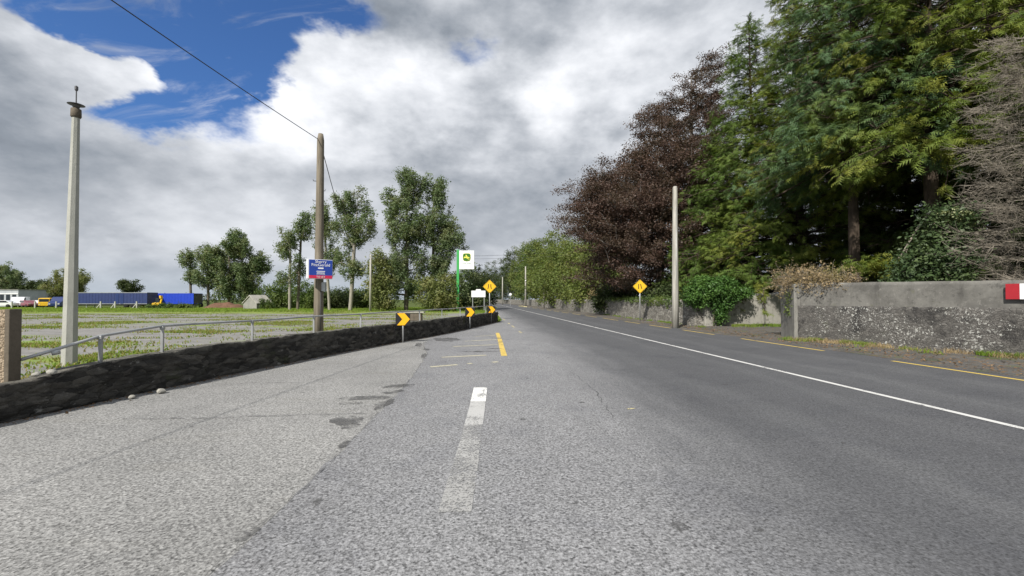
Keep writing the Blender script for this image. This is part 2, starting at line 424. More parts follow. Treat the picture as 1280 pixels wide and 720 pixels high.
WALL = [(-7.6, -6), (-7.15, 0), (-6.75, 4.0), (-6.6, 5.5), (-6.27, 7.6), (-5.82, 9.9), (-5.37, 12.), (-4.78, 14.3), (-4.22, 16.3), (-3.62, 18.3), (-3.03, 20.6), (-2.45, 23.5), (-1.86, 26.6), (-1.0, 31.2)]
def wx(y):
    for (a, b), (c, d) in zip(WALL, WALL[1:]):
        if b <= y <= d: return a + (c - a) * (y - b) / (d - b)
    return WALL[-1][0]

yard_rows = []
for y in np.arange(-8, 90, 1.5):
    xr = wx(max(y, -6)) - .15 if y < 31 else -1.15 - .07 * (y - 31) - min(2.6, (y - 31) * .5)
    yard_rows.append([(xr - t * (xr + 130), y) for t in (1, .8, .6, .4, .25, .15, .08, .03, 0)])
strip('yard', yard_rows, M['yard'], -.018)

JOINT = [(-1.72, -8), (-1.72, 0), (-1.75, 2.9), (-1.77, 3.4), (-1.8, 4.4), (-1.9, 6.6), (-2.12, 9.5), (-2.5, 12.7), (-3.17, 15.5), (-3.35, 17.4), (-3.2, 19), (-2.6, 22.2), (-1.9, 26), (-.9, 30.8), (-.75, 33), (-1.2, 40), (-2.6, 60), (-5.2, 90)]
def jx(y):
    for (a, b), (c, d) in zip(JOINT, JOINT[1:]):
        if b <= y <= d:
            v = a + (c - a) * (y - b) / (d - b)
            return v + .055 * mnoise.noise((0, y * 2.3, 3)) + .03 * mnoise.noise((4, y * 8, 3))
    return rx(1.6, y)
fr = []
for y in np.arange(-7, 33.1, .5):
    l = wx(max(-6, min(y, 31.2))) - .12; r = max(jx(y) + .5, l + .05)
    fr.append([(l, y), (l * .6 + r * .4, y), (r, y)])
strip('forecourt', fr, M['chippings'], 0.)

rr = []
ys = list(np.arange(-20, 40, .2)) + list(np.arange(40, 120, 2.)) + list(np.arange(120, 330, 5.))
for y in ys:
    l = jx(y) if y < 90 and y > -7.9 else rx(1.5, y)
    r_ = rx(11.25, y)
    us = [0, .12, .3, .5, .75, 1]
    rr.append([(l + t * (r_ - l), y, l + t * (r_ - l) - rx(0, y), y) for t in us])
strip('road', rr, M['asphalt'], .004)

# right verge, bumpy dirt
vr = []
for y in list(np.arange(-6, 40, .25)) + list(np.arange(40, 200, 3.)):
    vr.append([(rx(11.15, y) + t * 6.2 + .12 * mnoise.noise((y * 1.3, 0, 0)) * (t == 0), y) for t in np.linspace(0, 1, 22)])
vo = strip('verge', vr, M['verge'], 0.)
for v in vo.data.vertices:
    t = min(1, max(0, (v.co.x - rx(11.2, v.co.y)) / .8))
    v.co.z = .007 + t * (.035 + .05 * mnoise.noise((v.co.x * 1.7, v.co.y * 1.7, 0)) + .02 * mnoise.noise((v.co.x * 7, v.co.y * 7, 0)))
# left verge beyond the wall end
vl = []
for y in np.arange(31, 200, 3.):
    e = rx(1.45, y) if y > 88 else jx(y) + .06
    vl.append([(e - 3.2, y), (e - 1.5, y), (e, y)])
strip('grass_verge', vl, M['soil'], -.006)

# ------------------------------------------------------------------ painted markings
def line(name, pts, w, mat, z=.009):
    rows = []
    for i, (x, y) in enumerate(pts):
        a = Vector(pts[max(0, i - 1)]); b = Vector(pts[min(len(pts) - 1, i + 1)]); d = (b - a).normalized(); nrm = Vector((d.y, -d.x))
        rows.append([(x - nrm.x * w / 2, y - nrm.y * w / 2), (x + nrm.x * w / 2, y + nrm.y * w / 2)])
    return strip(name, rows, mat, z)
line('road_centre_line', [(rx(6.75, y), y) for y in list(np.arange(-20, 140, 2.)) + list(np.arange(140, 300, 6.))], .115, M['white_line'])
for a, b in [(-6, -2), (-1, 3.2), (4.6, 11.2), (13.4, 17.6), (19.6, 22.6), (24, 27), (28.5, 31.5), (33, 37), (39, 43), (45, 49), (51, 55), (57, 61), (63, 67), (70, 75), (78, 84), (88, 95), (100, 110)]:
    line('road_edge_line', [(rx(10.78, y), y) for y in np.linspace(a, b, 5)], .12, M['yellow_line'])
for a, b in [(20.6, 21.7), (24.4, 26.3), (28, 29.5), (33, 36), (40, 44), (50, 55)]:
    line('road_edge_line', [(rx(2.1, y), y) for y in np.linspace(a, b, 3)], .12, M['yellow_pale'])
line('hatch_border_line', [(-.22, 12.2), (-.32, 14), (-.48, 17), (-.7, 20.6)], .17, M['yellow_line'])
for a, b in [((-2.0, 14.6), (-.5, 15.25)), ((-1.95, 11.9), (-.74, 12.35)), ((-1.8, 16.5), (-.6, 17.2)), ((-1.6, 18.6), (-.75, 19.3)), ((-1.93, 10.2), (-1.34, 10.55)), ((-1.1, 10.7), (-1.0, 10.78)), ((-.5, 10.95), (-.36, 11.05))]:
    line('hatch_line', [a, ((a[0] + b[0]) / 2, (a[1] + b[1]) / 2), b], .13, M['yellow_worn'])
line('lane_dash', [(-.57, 7.8), (-.55, 7.3), (-.53, 6.75)], .24, M['white_fresh'], .010)
line('lane_dash_worn', [(-.53, 6.75), (-.51, 6.2), (-.49, 5.5)], .235, M['white_worn'], .009)
line('lane_dash_worn', [(-.49, 5.5), (-.47, 4.9), (-.455, 4.35)], .235, M['white_worn_more'], .009)
line('lane_dash_worn', [(-.455, 4.35), (-.445, 3.9), (-.43, 3.25)], .25, M['white_worn_most'], .009)
line('paint_fleck', [(1.68, 6.28), (1.80, 6.33)], .045, M['yellow_pale'])

def blob(name, cx, cy, ax, ay, rot, mat, z=.0095, seed=0, rough=.45):
    pts = []
    for k in range(40):
        t = 2 * math.pi * k / 40
        r_ = 1 + rough * mnoise.noise((math.cos(t) * 2.2 + seed * 7.3, math.sin(t) * 2.2, seed)) + .2 * mnoise.noise((math.cos(t) * 7 + seed, math.sin(t) * 7, 1))
        x, y = ax * r_ * math.cos(t), ay * r_ * math.sin(t)
        pts.append((cx + x * math.cos(rot) - y * math.sin(rot), cy + x * math.sin(rot) + y * math.cos(rot), z))
    m = MB(); m.add(pts, [tuple(range(40))])
    return tag(m.build(name, mat), kind='structure')
for i, (x, y, a, b, r_) in enumerate([(-2.1, 7.95, .30, .16, .5), (-2.35, 7.0, .42, .14, .1), (-2.5, 6.62, .18, .06, .1), (-2.05, 7.45, .2, .1, .7), (-2.2, 5.7, .2, .22, .2), (-2.05, 5.45, .12, .1, 0), (-1.95, 6.6, .1, .3, -.1), (-1.85, 4.75, .05, .14, 0), (-1.8, 2.95, .05, .09, -.3), (-3.3, 15.2, .12, .6, .2), (-2.5, 12.2, .08, .5, .15), (-2.75, 13.8, .1, .35, .3), (-1.0, 13.2, .55, .12, .1), (-.6, 14., .3, .1, 0), (-2.6, 17.2, .5, .8, .2)]):
    blob('tar_patch', x, y, a, b, r_, M['tar'], .0095 + i * .0003, i)
for i in range(34):
    y = 2.6 + 14 * rng.random() ** 1.4; x = -5 + 11 * rng.random()
    if x > wx(y) + .4: blob('road_stain', x, y, .02 + .05 * rng.random() ** 2, .02 + .05 * rng.random() ** 2, rng.random() * 3, M['tar'], .0096 + .0001 * (i % 3), i + 40)
def crack(pts, w, seed):
    P = []
    for (x0, y0), (x1, y1) in zip(pts, pts[1:]):
        k = max(2, int(math.hypot(x1 - x0, y1 - y0) / .09))
        for i in range(k): P.append((x0 + (x1 - x0) * i / k + .05 * mnoise.noise((i * .35 + x0, seed, y0)), y0 + (y1 - y0) * i / k + .05 * mnoise.noise((i * .35, seed + 9, x0))))
    rows = []
    for i, (x, y) in enumerate(P):
        ww = w * (.55 + .6 * abs(mnoise.noise((i * .5, seed, 2))))
        a = Vector(P[max(0, i - 1)]); b = Vector(P[min(len(P) - 1, i + 1)]); d = (b - a).normalized()
        rows.append([(x - d.y * ww / 2, y + d.x * ww / 2), (x + d.y * ww / 2, y - d.x * ww / 2)])
    strip('surface_crack', rows, M['tar'], .0138 + seed * .0003)
crack([(-5.2, 5.75), (-4.2, 5.8), (-3, 5.95), (-1.95, 6.05)], .04, 1)
crack([(-1.95, 7.2), (-1.9, 6.2), (-1.8, 4.4), (-1.77, 3.4), (-1.75, 2.2)], .018, 2)
crack([(-3.4, 17.6), (-3.2, 15.5), (-2.5, 12.7), (-2.12, 9.5), (-1.95, 7.6)], .022, 3)
crack([(1.3, 9.5), (1.45, 7.4), (1.35, 5.6)], .02, 4)
crack([(-6.0, 7.6), (-4.9, 8.3), (-3.9, 8.2)], .03, 5)

# ------------------------------------------------------------------ masonry
def wall_mesh(name, path, zb, zt, thick, mat, parent, step=.12, amp=.02, topamp=.03, side=-1, zstep=.11, seed=0, offset=0., stones=None):
    """wall with an uneven face; path runs along the visible face, body lies on `side` (-1 left of travel, +1 right); zb/zt functions of path parameter t in 0..1"""
    P = [Vector((x, y)) for x, y in path]
    L = [0]
    for a, b in zip(P, P[1:]): L.append(L[-1] + (b - a).length)
    n = max(2, int(L[-1] / step)); samp = []
    for i in range(n + 1):
        d = L[-1] * i / n; k = 0
        while k < len(L) - 2 and L[k + 1] < d: k += 1
        f = (d - L[k]) / (L[k + 1] - L[k]); p = P[k].lerp(P[k + 1], f); t = (P[k + 1] - P[k]).normalized()
        samp.append((p, Vector((-t.y, t.x)) * (-side), d))
    nz = max(2, int((max(zt(i / n) for i in range(n + 1)) - min(zb(i / n) for i in range(n + 1))) / zstep))
    V = []; U = []
    for i, (p, nb, d) in enumerate(samp):
        t = i / n; b = zb(t); h = zt(t) + topamp * (mnoise.noise((d * 1.3, seed, 0)) + .6 * mnoise.noise((d * 5, seed, 5)))
        body = -nb  # towards the body of the wall
        for j in range(nz + 1):
            z = b + (h - b) * j / nz
            q = p + body * (offset + amp * (mnoise.noise((d * 2.5, z * 4, seed)) + .7 * mnoise.noise((d * 7, z * 9, seed + 3))))
            if stones:
                ww = .12 * mnoise.noise((d * 3, z * 5, 1)); ds, pp = mnoise.voronoi(((d + ww) * stones[0], (z + .5 * ww) * stones[1], .5))
                q = q + body * (stones[2] * (1 - min(1, (ds[1] - ds[0]) / .22)) - .35 * stones[2] * (math.sin(pp[0].x * 37 + pp[0].y * 91)))
            V.append((q.x, q.y, z)); U.append((d, z))
        for w in (.33, .66, 1.):
            q = p + body * (offset + thick * w)
            V.append((q.x, q.y, h + .5 * topamp * mnoise.noise((d * 4, w * 3, seed)))); U.append((d, h + w * thick))
        q = p + body * (offset + thick); V.append((q.x, q.y, b)); U.append((d, b))
    nc = nz + 5
    F = []
    for i in range(n):
        for j in range(nc - 1):
            a = i * nc + j; F.append((a, a + nc, a + nc + 1, a + 1) if side < 0 else (a, a + 1, a + nc + 1, a + nc))
    me_o = np_mesh(name, V, F, mat, parent, uv=np.array(U))
    bm_f = me_o
    # close the two ends
    me = me_o.data
    import bmesh
    bm = bmesh.new(); bm.from_mesh(me); bm.verts.ensure_lookup_table()
    for i in (0, n):
        try: bm.faces.new([bm.verts[i * nc + j] for j in range(nc)])
        except ValueError: pass
    bmesh.ops.recalc_face_normals(bm, faces=bm.faces[:])
    bm.to_mesh(me); bm.free()
    return me_o

lw = thing('roadside_wall', (0, 0, 0), 'low blackened stone wall along the left edge of the forecourt, carrying the pipe handrail', 'wall')
YW = [p[1] for p in WALL]
def lw_top(t):
    # heights along the wall as it runs away
    y = -6 + t * 37.2
    if y < 5.8: return .50 + .015 * math.sin(y * 3)
    if y < 6.25: return .50 + (y - 5.8) / .45 * .09
    if y < 8.: return .59 + (y - 6.25) / 1.75 * .07
    return .67 + .05 * min(1, (y - 8) / 12)
wall_mesh('stonework', WALL, lambda t: -.05, lw_top, .30, M['dark_wall'], lw, .045, .022, .03, side=1, zstep=.032, seed=2, stones=(3.3, 7.5, .035))
# loose stones near the broken end
for i, (x, y, z, s) in enumerate([(-6.52, 6.1, .56, .055), (-6.60, 5.98, .55, .045), (-5.98, 7.35, .025, .06), (-6.12, 6.95, .02, .045)]):
    m = MB(); V = []; 
    import bmesh
    bm = bmesh.new(); bmesh.ops.create_icosphere(bm, subdivisions=2, radius=s)
    for v in bm.verts: v.co *= 1 + .35 * mnoise.noise(v.co * 18 + Vector((i * 3, 0, 0))); v.co.z *= .7
    me = bpy.data.meshes.new('loose_stone'); bm.to_mesh(me); bm.free(); me.materials.append(M['concrete'])
    o = bpy.data.objects.new('loose_stone', me); col.objects.link(o); o.location = (x, y, z + s * .3)
    tag(o, ['pale loose stone on the broken top of the blackened wall', 'smaller loose stone beside the dashed pier on the blackened wall', 'larger pale stone lying on the forecourt against the wall foot', 'smaller pale stone lying on the forecourt nearer the pier'][i], 'stone', 'loose stones by the left wall')

# dashed pier at the left edge
dp = thing('garden_wall', (-6.9, 5.98, 0), 'brown pebble-dashed block wall end at the left edge of the photo, behind the blackened wall', 'wall')
m = MB(); m.box((-1.5, 0, .73), (2.86, .13, 1.46)); m.build('dashed_panel', M['dash'], dp, bevel=.008)
m = MB(); m.box((-.035, 0, .735), (.07, .155, 1.47)); m.build('end_block', M['pier_edge'], dp, bevel=.01)

# handrail
hr = thing('handrail', (0, 0, 0), 'grey galvanised pipe handrail on posts along the blackened left wall', 'handrail')
def rz_(y): return .78 + (y - 6.1) / .75 * .25 if y < 6.85 else (1.03 + (y - 6.85) * .085 if y < 7.85 else 1.115 + (y - 7.85) * .0028)
rail = [(wx(y) - .16 - (.28 * max(0, 6.85 - y)), y, rz_(y) + .008 * math.sin(y * 1.7)) for y in [6.05, 6.45, 6.85, 7.3, 7.85] + list(np.arange(8.5, 31.3, .9))]
m = MB(); m.tube(rail, .024, 10); m.build('top_rail', M['galv'], hr, True)
m = MB(); m.tube([(rail[0][0] + .16, rail[0][1] + .25, rail[0][2] + .055), (rail[0][0] + .21, rail[0][1] + .32, rail[0][2] + .075)], .034, 10); m.build('pipe_coupling', M['galv'], hr, True)
for y in (6.85, 7.85, 9.9, 12.0, 14.15, 16.4, 18., 20.2, 22.8, 25.4, 28.2, 30.8):
    x = wx(y) - .16
    m = MB(); m.box((x, y, (rz_(y) + .5) / 2 - .01), (.045, .045, rz_(y) - .5), .2); m.box((x, y, rz_(y) - .03), (.06, .07, .05), .2)
    m.build('post', M['galv'], hr, bevel=.004)

# right-hand side ------------------------------------------------
nw = thing('boundary_wall', (0, 0, 0), 'tall lichen-spotted grey stone wall with roughcast upper half at the right edge', 'wall')
NW = [(11.22, 17.0), (12.35, 14.4), (13.75, 11.4), (15.6, 7.4), (17., 2.), (17.8, -6)]
wall_mesh('stone_base', NW, lambda t: -.05, lambda t: 1.37, .5, M['lichen_stone'], nw, .1, .022, .012, side=1, zstep=.09, seed=11)
wall_mesh('upper_wall', NW, lambda t: 1.34, lambda t: 2.25 - .5 * min(t, .25), .36, M['roughcast'], nw, .14, .012, .012, side=1, zstep=.12, seed=14, offset=.055)
m = MB()
m.box((11.47, 17.62, 1.10), (.34, 1.46, 2.24), R(24 - 38)); m.build('end_pier', M['pier_render'], nw, bevel=.02)
rb = thing('marker_board', (13.52, 11.86, 1.83), 'red and white hazard board fixed to the lichen-spotted wall at right edge', 'sign', rz=math.atan2(11.4 - 14.4, 13.75 - 12.35))
m = MB()
for k, mt in ((0, 'red'), (1, 'white'), (2, 'red')):
    m = MB(); m.box((.215 + k * .26, -.035, -.01), (.258, .03, .42)); m.build('red_panel' if mt == 'red' else 'white_panel', M[mt], rb, bevel=.004)

cw = thing('concrete_wall', (0, 0, 0), 'plain pale concrete wall closing the gateway beside the ivy bush', 'wall')
wall_mesh('wall_face', [(12.1, 25.75), (24., 27.6)], lambda t: -.05, lambda t: 1.97, .22, M['concrete'], cw, .3, .006, .006, side=1, zstep=.25, seed=21)
m = MB(); m.box((11.75, 25.62, .93), (.72, .34, 1.96), R(6)); m.build('gate_pier', M['concrete'], cw, bevel=.02)

sw = thing('stone_wall', (0, 0, 0), 'long rubble stone wall running along the right side of the road into the distance', 'wall')
SW = [(10.95, 25.55), (10.65, 28), (10.2, 34), (9.6, 46), (8.3, 66), (6.2, 92), (4.6, 120), (2.2, 150), (-1.5, 175), (-8, 200), (-20, 225)]
wall_mesh('stonework', SW, lambda t: -.05, lambda t: 1.60, .45, M['stone'], sw, .3, .045, .06, side=-1, zstep=.2, seed=31)

# ------------------------------------------------------------------ foliage builders
def frames(d, up=None):
    """orthonormal frames whose x axis is d"""
    d = d / np.linalg.norm(d, axis=1, keepdims=True)
    u = rng.normal(size=d.shape) if up is None else up
    y = np.cross(u, d); y /= np.linalg.norm(y, axis=1, keepdims=True) + 1e-9
    return d, y, np.cross(d, y)
def instance(O, X, Y, Z, sc, TV, TF):
    n, k = len(O), len(TV)
    V = O[:, None, :] + sc[:, None, None] * (X[:, None, :] * TV[None, :, 0:1] + Y[:, None, :] * TV[None, :, 1:2] + Z[:, None, :] * TV[None, :, 2:3])
    F = TF[None, :, :] + (np.arange(n) * k)[:, None, None]
    return V.reshape(-1, 3), F.reshape(-1, TF.shape[1])
LEAF_V = np.array([(0, 0, 0), (.45, .30, .06), (1, 0, -.05), (.45, -.30, .06)]); LEAF_F = np.array([(0, 1, 2, 3)])
def frond_template(n=4, w=.42, droop=.25):
    V = [(0, -.02, 0), (0, .02, 0), (1, 0, -droop)]; F = [(0, 1, 2)]
    for i in range(n):
        x = .08 + .8 * i / n; z = -droop * x * x; l = w * (1 - .65 * x)
        for s in (-1, 1):
            o = len(V); V += [(x, 0, z), (x + .13, s * .01, -droop * (x + .13) ** 2), (x + .25 * (1 - .3 * x) + .05, s * l, z - .10 - .12 * rng.random())]
            F.append((o, o + 1, o + 2))
    return np.array(V), np.array(F)
FR_V, FR_F = frond_template()

def frusta(A, B, ra, rb, sides=5):
    A, B = np.asarray(A, float), np.asarray(B, float); d = B - A
    X, Y, Z = frames(d + 1e-6)
    t = 2 * np.pi * np.arange(sides) / sides
    ring = Y[:, None, :] * np.cos(t)[None, :, None] + Z[:, None, :] * np.sin(t)[None, :, None]
    V = np.concatenate([A[:, None, :] + ring * np.asarray(ra)[:, None, None], B[:, None, :] + ring * np.asarray(rb)[:, None, None]], 1)
    k = np.arange(sides); F = np.stack([k, (k + 1) % sides, (k + 1) % sides + sides, k + sides], 1)
    F = F[None] + (np.arange(len(A)) * 2 * sides)[:, None, None]
    return V.reshape(-1, 3), F.reshape(-1, 4)

def grow(points, height, lean=(0, 0), r0=None, tip=.012, wob=.25, clear=.25):
    """skeleton: trunk nodes then each crown point is joined to the nearest lower node"""
    nodes = []; par = []
    nt = max(6, int(height / 1.2))
    for i in range(nt + 1):
        f = i / nt; w = wob * f
        nodes.append((lean[0] * f + w * mnoise.noise((f * 3, lean[1] + height, 0)), lean[1] * f + w * mnoise.noise((f * 3, 7, height)), height * .93 * f - (.1 if i == 0 else 0)))
        par.append(i - 1)
    nodes = np.array(nodes); par = list(par)
    pts = points[np.argsort(np.hypot(points[:, 0], points[:, 1]))]
    N = [tuple(p) for p in nodes]
    for p in pts:
        arr = np.array(N); dv = p - arr
        dist = np.linalg.norm(dv, axis=1)
        cost = dist + 1.2 * np.maximum(0, arr[:, 2] - p[2] + .35 * np.hypot(dv[:, 0], dv[:, 1])) + 99 * (arr[:, 2] < height * clear)
        j = int(np.argmin(cost)); a = arr[j]; k = max(1, int(dist[j] / 1.1)); last = j
        for q in range(1, k + 1):
            f = q / k; c = a + (p - a) * f; c = c + np.array([0, 0, .12 * dist[j] * math.sin(f * math.pi)]) + rng.normal(size=3) * .05 * (q < k) * dist[j] / 2
            N.append(tuple(c)); par.append(last); last = len(N) - 1
    N = np.array(N); area = np.zeros(len(N)); kids = np.bincount([p for p in par if p >= 0], minlength=len(N))
    for i in range(len(N) - 1, 0, -1):
        if kids[i] == 0: area[i] += tip ** 2
        area[par[i]] += area[i]
    rad = np.sqrt(area)
    if r0: rad *= r0 / max(rad[0], 1e-6)
    rad = np.maximum(rad, tip * .6)
    idx = np.arange(1, len(N)); pa = np.array(par[1:])
    thr = np.where(pa < nt, np.minimum(rad[pa], rad[idx] * 1.5 + .01), rad[pa])
    thr[:nt] = rad[pa[:nt]]
    return N[pa], N[idx], thr, rad[idx]

def ell_points(ells, plume=False):
    out = []
    for (c, r_, n) in ells:
        d = rng.normal(size=(n, 3)); d /= np.linalg.norm(d, axis=1, keepdims=True)
        out.append(np.array(c) + d * np.array(r_) * (rng.random((n, 1)) ** .45))
    P = np.concatenate(out)
    if plume == 'out':                            # flat sprays reaching outwards
        o = P * np.array([1, 1, 0]); o = o / (np.linalg.norm(o, axis=1, keepdims=True) + .5) + rng.normal(size=P.shape) * np.array([.45, .45, .12])
        return np.concatenate([P, P + o * .6 + np.array([0, 0, .12]), P + o * 1.15 + np.array([0, 0, .16]), (P + o * 1.7 + np.array([0, 0, .12]))[rng.random(len(P)) < .4]])
    if plume:
        P = P[[mnoise.noise((p[0] * .5 + len(P), p[1] * .5, p[2] * .55)) > -.17 for p in P]]
    if plume:                                     # upswept shoots
        k = rng.random((len(P), 1)); o = P * np.array([1, 1, 0]); o = o / (np.linalg.norm(o, axis=1, keepdims=True) + .5)
        P = np.concatenate([P, P + o * .22 + np.array([0, 0, .62]) + rng.normal(size=P.shape) * .12, (P + o * .35 + np.array([0, 0, 1.2]) + rng.normal(size=P.shape) * .15)[k[:, 0] < .6]])
    return P

def leaves(points, per, rc, size, up=.5, flat=.75, jitter=.35, shell=None):
    n = len(points) * per
    C = np.repeat(points, per, 0)
    O = C + rng.normal(size=(n, 3)) * np.array([rc, rc, rc * flat]) * .55
    d = rng.normal(size=(n, 3)); d[:, 2] = d[:, 2] * .6 - .25
    u = (O - C) / (rc * .5) * .7 + rng.normal(size=(n, 3)) * .55 + np.array([0, 0, 1.]) * (up + .25)
    X, Y, Z = frames(d, u)
    sc = size * (1 + jitter * rng.normal(size=n)).clip(.4, 1.8)
    tint = np.clip(np.repeat(rng.random(len(points)), per) * .55 + rng.random(n) * .55, 0, 1)
    V, F = instance(O, X, Y, Z, sc, LEAF_V, LEAF_F)
    return V, F, tint

def broadleaf(name, loc, label, group, ells, height, mat, barkm, per=90, rc=.8, size=.25, lean=(0, 0), r0=.2, clear=.25, up=.4, cat='tree', tip=.015, plume=False, flat=.75):
    t = thing(name, loc, label, cat, group)
    P = ell_points(ells, plume)
    P[:, 2] = np.maximum(P[:, 2], .15)
    A, B, ra, rb = grow(P, height, lean, r0, tip, clear=clear)
    V, F = frusta(A, B, ra, rb)
    np_mesh('trunk' if cat == 'tree' else 'stem', V, F, barkm, t, True)
    V, F, tn = leaves(P, per, rc, size, up, flat)
    np_mesh('crown' if cat == 'tree' else 'foliage', V, F, mat, t, tint=tn)
    return t

def conifer(name, loc, label, group, H, Rad, h0, mat, nb=150, frond=.42, rz=0., droop=.5, prof=1.0, lowbare=.0, dens=1., tr=.28):
    t = thing(name, loc, label, 'tree', group, rz)
    A = []; B = []; ra = []; rb = []
    nt = 14
    px = [(.12 * mnoise.noise((i * .4, H, 0)), .12 * mnoise.noise((i * .4, H, 4)), H * i / nt - (.15 if i == 0 else 0)) for i in range(nt + 1)]
    for i in range(nt):
        A.append(px[i]); B.append(px[i + 1]); ra.append(tr * (1 - i / nt) + .02); rb.append(tr * (1 - (i + 1) / nt) + .02)
    O = []; D = []; T = []; S = []
    az = rng.random() * 6.28
    for b in range(nb):
        f = (b + rng.random()) / nb; h = h0 + (H - h0) * f
        az += 2.4 + rng.normal() * .35
        L = Rad * ((1 - f) ** .8 * prof + (1 - prof) * (1 - f ** 3)) * (.72 + .45 * rng.random()) + .35
        L *= 1 + .28 * mnoise.noise((math.cos(az) * 1.3, math.sin(az) * 1.3, h * .35 + H))
        if rng.random() < .1: L *= 1.15
        dirh = np.array([math.cos(az), math.sin(az), 0]); side = np.array([-dirh[1], dirh[0], 0])
        rise = .25 + .55 * f + rng.normal() * .26
        n = max(5, int(L / .35)); ts = np.linspace(0, 1, n + 1)
        sag = droop * (1.1 - .6 * f) * (1 + .45 * rng.normal())
        wig = rng.normal() * .1 * L
        pts = np.array([0, 0, h]) + dirh * (ts * L)[:, None] + side * (wig * ts ** 2)[:, None] + np.array([0, 0, 1.]) * ((rise * ts - (rise + sag) * ts ** 2 * .85 + .25 * sag * ts ** 4) * L * .62)[:, None]
        r0 = .018 + .011 * L
        for i in range(n): A.append(pts[i]); B.append(pts[i + 1]); ra.append(r0 * (1 - .9 * ts[i])); rb.append(r0 * (1 - .9 * ts[i + 1]))
        bt = rng.random()
        boughs = [(pts, L)]
        for q in range(int(1 + L * .9)):
            t0 = .25 + .6 * rng.random(); p0 = np.array([np.interp(t0, ts, pts[:, k]) for k in range(3)]); l2 = L * (1 - t0) * (.6 + .6 * rng.random()) + .25
            d2 = dirh * (.55 + .3 * rng.random()) + side * (1 if q % 2 else -1) * (.4 + .6 * rng.random()) + np.array([0, 0, .35 * rng.normal() - .1]); d2 /= np.linalg.norm(d2)
            m2 = max(3, int(l2 / .35)); tt = np.linspace(0, 1, m2 + 1)
            pp = p0 + d2 * (tt * l2)[:, None] + np.array([0, 0, 1.]) * ((.12 * tt - .45 * sag * tt ** 2) * l2)[:, None] + rng.normal(size=(m2 + 1, 3)) * .04 * tt[:, None]
            for i in range(m2): A.append(pp[i]); B.append(pp[i + 1]); ra.append(.45 * r0 * (1 - .8 * tt[i])); rb.append(.45 * r0 * (1 - .8 * tt[i + 1]))
            boughs.append((pp, l2))
        inner = .18 if f > .6 else .38
        for bi, (pp, bl) in enumerate(boughs):
            ns = max(3, int(bl / .15 * dens)); tt = np.linspace(0, 1, len(pp))
            for e in (np.arange(ns) + rng.random(ns)) / ns:
                p = np.array([np.interp(e, tt, pp[:, k]) for k in range(3)])
                if np.hypot(p[0], p[1]) < inner * Rad * (1 - f) ** .8: continue
                if mnoise.noise((p[0] * .75 + H, p[1] * .75, p[2] * .95)) + .4 * mnoise.noise((p[0] * 1.9, p[1] * 1.9 + H, p[2] * 2.4)) < -.08: continue
                fwd = pp[-1] - pp[max(0, len(pp) - 3)]; fwd = fwd / (np.linalg.norm(fwd) + 1e-6)
                for q in range(4):
                    dd = fwd * .9 + rng.normal(size=3) * np.array([.75, .75, .38]) + np.array([0, 0, .10 - .35 * droop])
                    O.append(p + rng.normal(size=3) * .09); D.append(dd); T.append(bt); S.append(frond * (.6 + .65 * rng.random()) * (1 - .25 * f))
    # leader sprays
    for q in range(90):
        O.append(np.array([0, 0, H - 3.2 + 3.3 * q / 90]) + rng.normal(size=3) * .22 * (1 - q / 100)); a = rng.random() * 6.28
        D.append(np.array([math.cos(a) * .6, math.sin(a) * .6, .5 + .5 * q / 90])); T.append(rng.random()); S.append(frond * .8)
    O = np.array(O); D = np.array(D); S = np.array(S); T = np.array(T)
    n = len(O)
    u = np.array([0, 0, .9]) + .5 * O * np.array([1, 1, 0]) / (np.hypot(O[:, 0], O[:, 1])[:, None] + .5) + rng.normal(size=(n, 3)) * .5
    X, Y, Z = frames(D, u)
    V, F = instance(O, X, Y, Z, S, FR_V, FR_F)
    tint = np.repeat(np.clip(T * .5 + rng.random(n) * .6, 0, 1), len(FR_F))
    Vt, Ft = frusta(A, B, ra, rb)
    np_mesh('trunk', Vt, Ft, M['bark_dark'], t, True)
    np_mesh('crown', V, F, mat, t, tint=tint)
    return t

def place(src, loc, rz, sc, label, group=None):
    c = copy_tree(src); c.location = loc; c.rotation_euler = (0, 0, rz); c.scale = sc; c['label'] = label
    if group: c['group'] = group
    return c

# ------------------------------------------------------------------ right-hand conifers
GC = 'tall conifers behind the right-hand walls'
cA = conifer('conifer', (17.6, 31.5, 0), 'bright green pointed conifer rising just right of the copper beech', GC, 22.6, 5.0, 2.2, M['cypress_green'], 230, .40, 0., .4, 1.0)
cB = conifer('conifer', (19.4, 29.0, 0), 'yellowish green conifer with low sweeping sprays behind the ivy bush and gateway', GC, 25.5, 5.6, 2.4, M['cypress'], 230, .42, 1., .4, .92)
cE = conifer('conifer', (17.1, 21.4, 0), 'blue-green conifer with hanging sprays above the bare dark gap over the wall', GC, 22., 4.2, 8.2, M['cypress_blue'], 170, .42, 2., .6, .6)
cD = conifer('conifer', (18.6, 19.0, 0), 'dark green conifer with a visible trunk left of the dead grey branches', GC, 21., 4.6, 7.4, M['cypress'], 150, .42, .5, .5, .6, tr=.36)
cF = conifer('conifer', (25., 27., 0), 'dark conifer deep in the plantation behind the concrete gateway wall', GC, 24., 5., 1.5, M['cypress_dark'], 150, .5, .9, .4, .6)
place(cA, (16.6, 35.5, 0), 2.2, (.8, .8, .70), 'shorter green conifer tucked between the copper beech and the pointed conifer', GC)
place(cF, (23.6, 22., 0), 1.7, (1, 1, 1.05), 'dark conifer standing behind the blue-green hanging one', GC)
place(cF, (27.5, 20., 0), 4.2, (1.1, 1.1, 1.1), 'dark conifer behind the trunk beside the dead branches', GC)
place(cF, (25.5, 33.5, 0), 3.1, (1.1, 1.1, 1.12), 'dark conifer farthest back between the pointed and the yellowish conifers', GC)
place(cF, (30.5, 27., 0), 5.2, (1.1, 1.1, 1.1), 'dark conifer deepest in the wood on the right', GC)
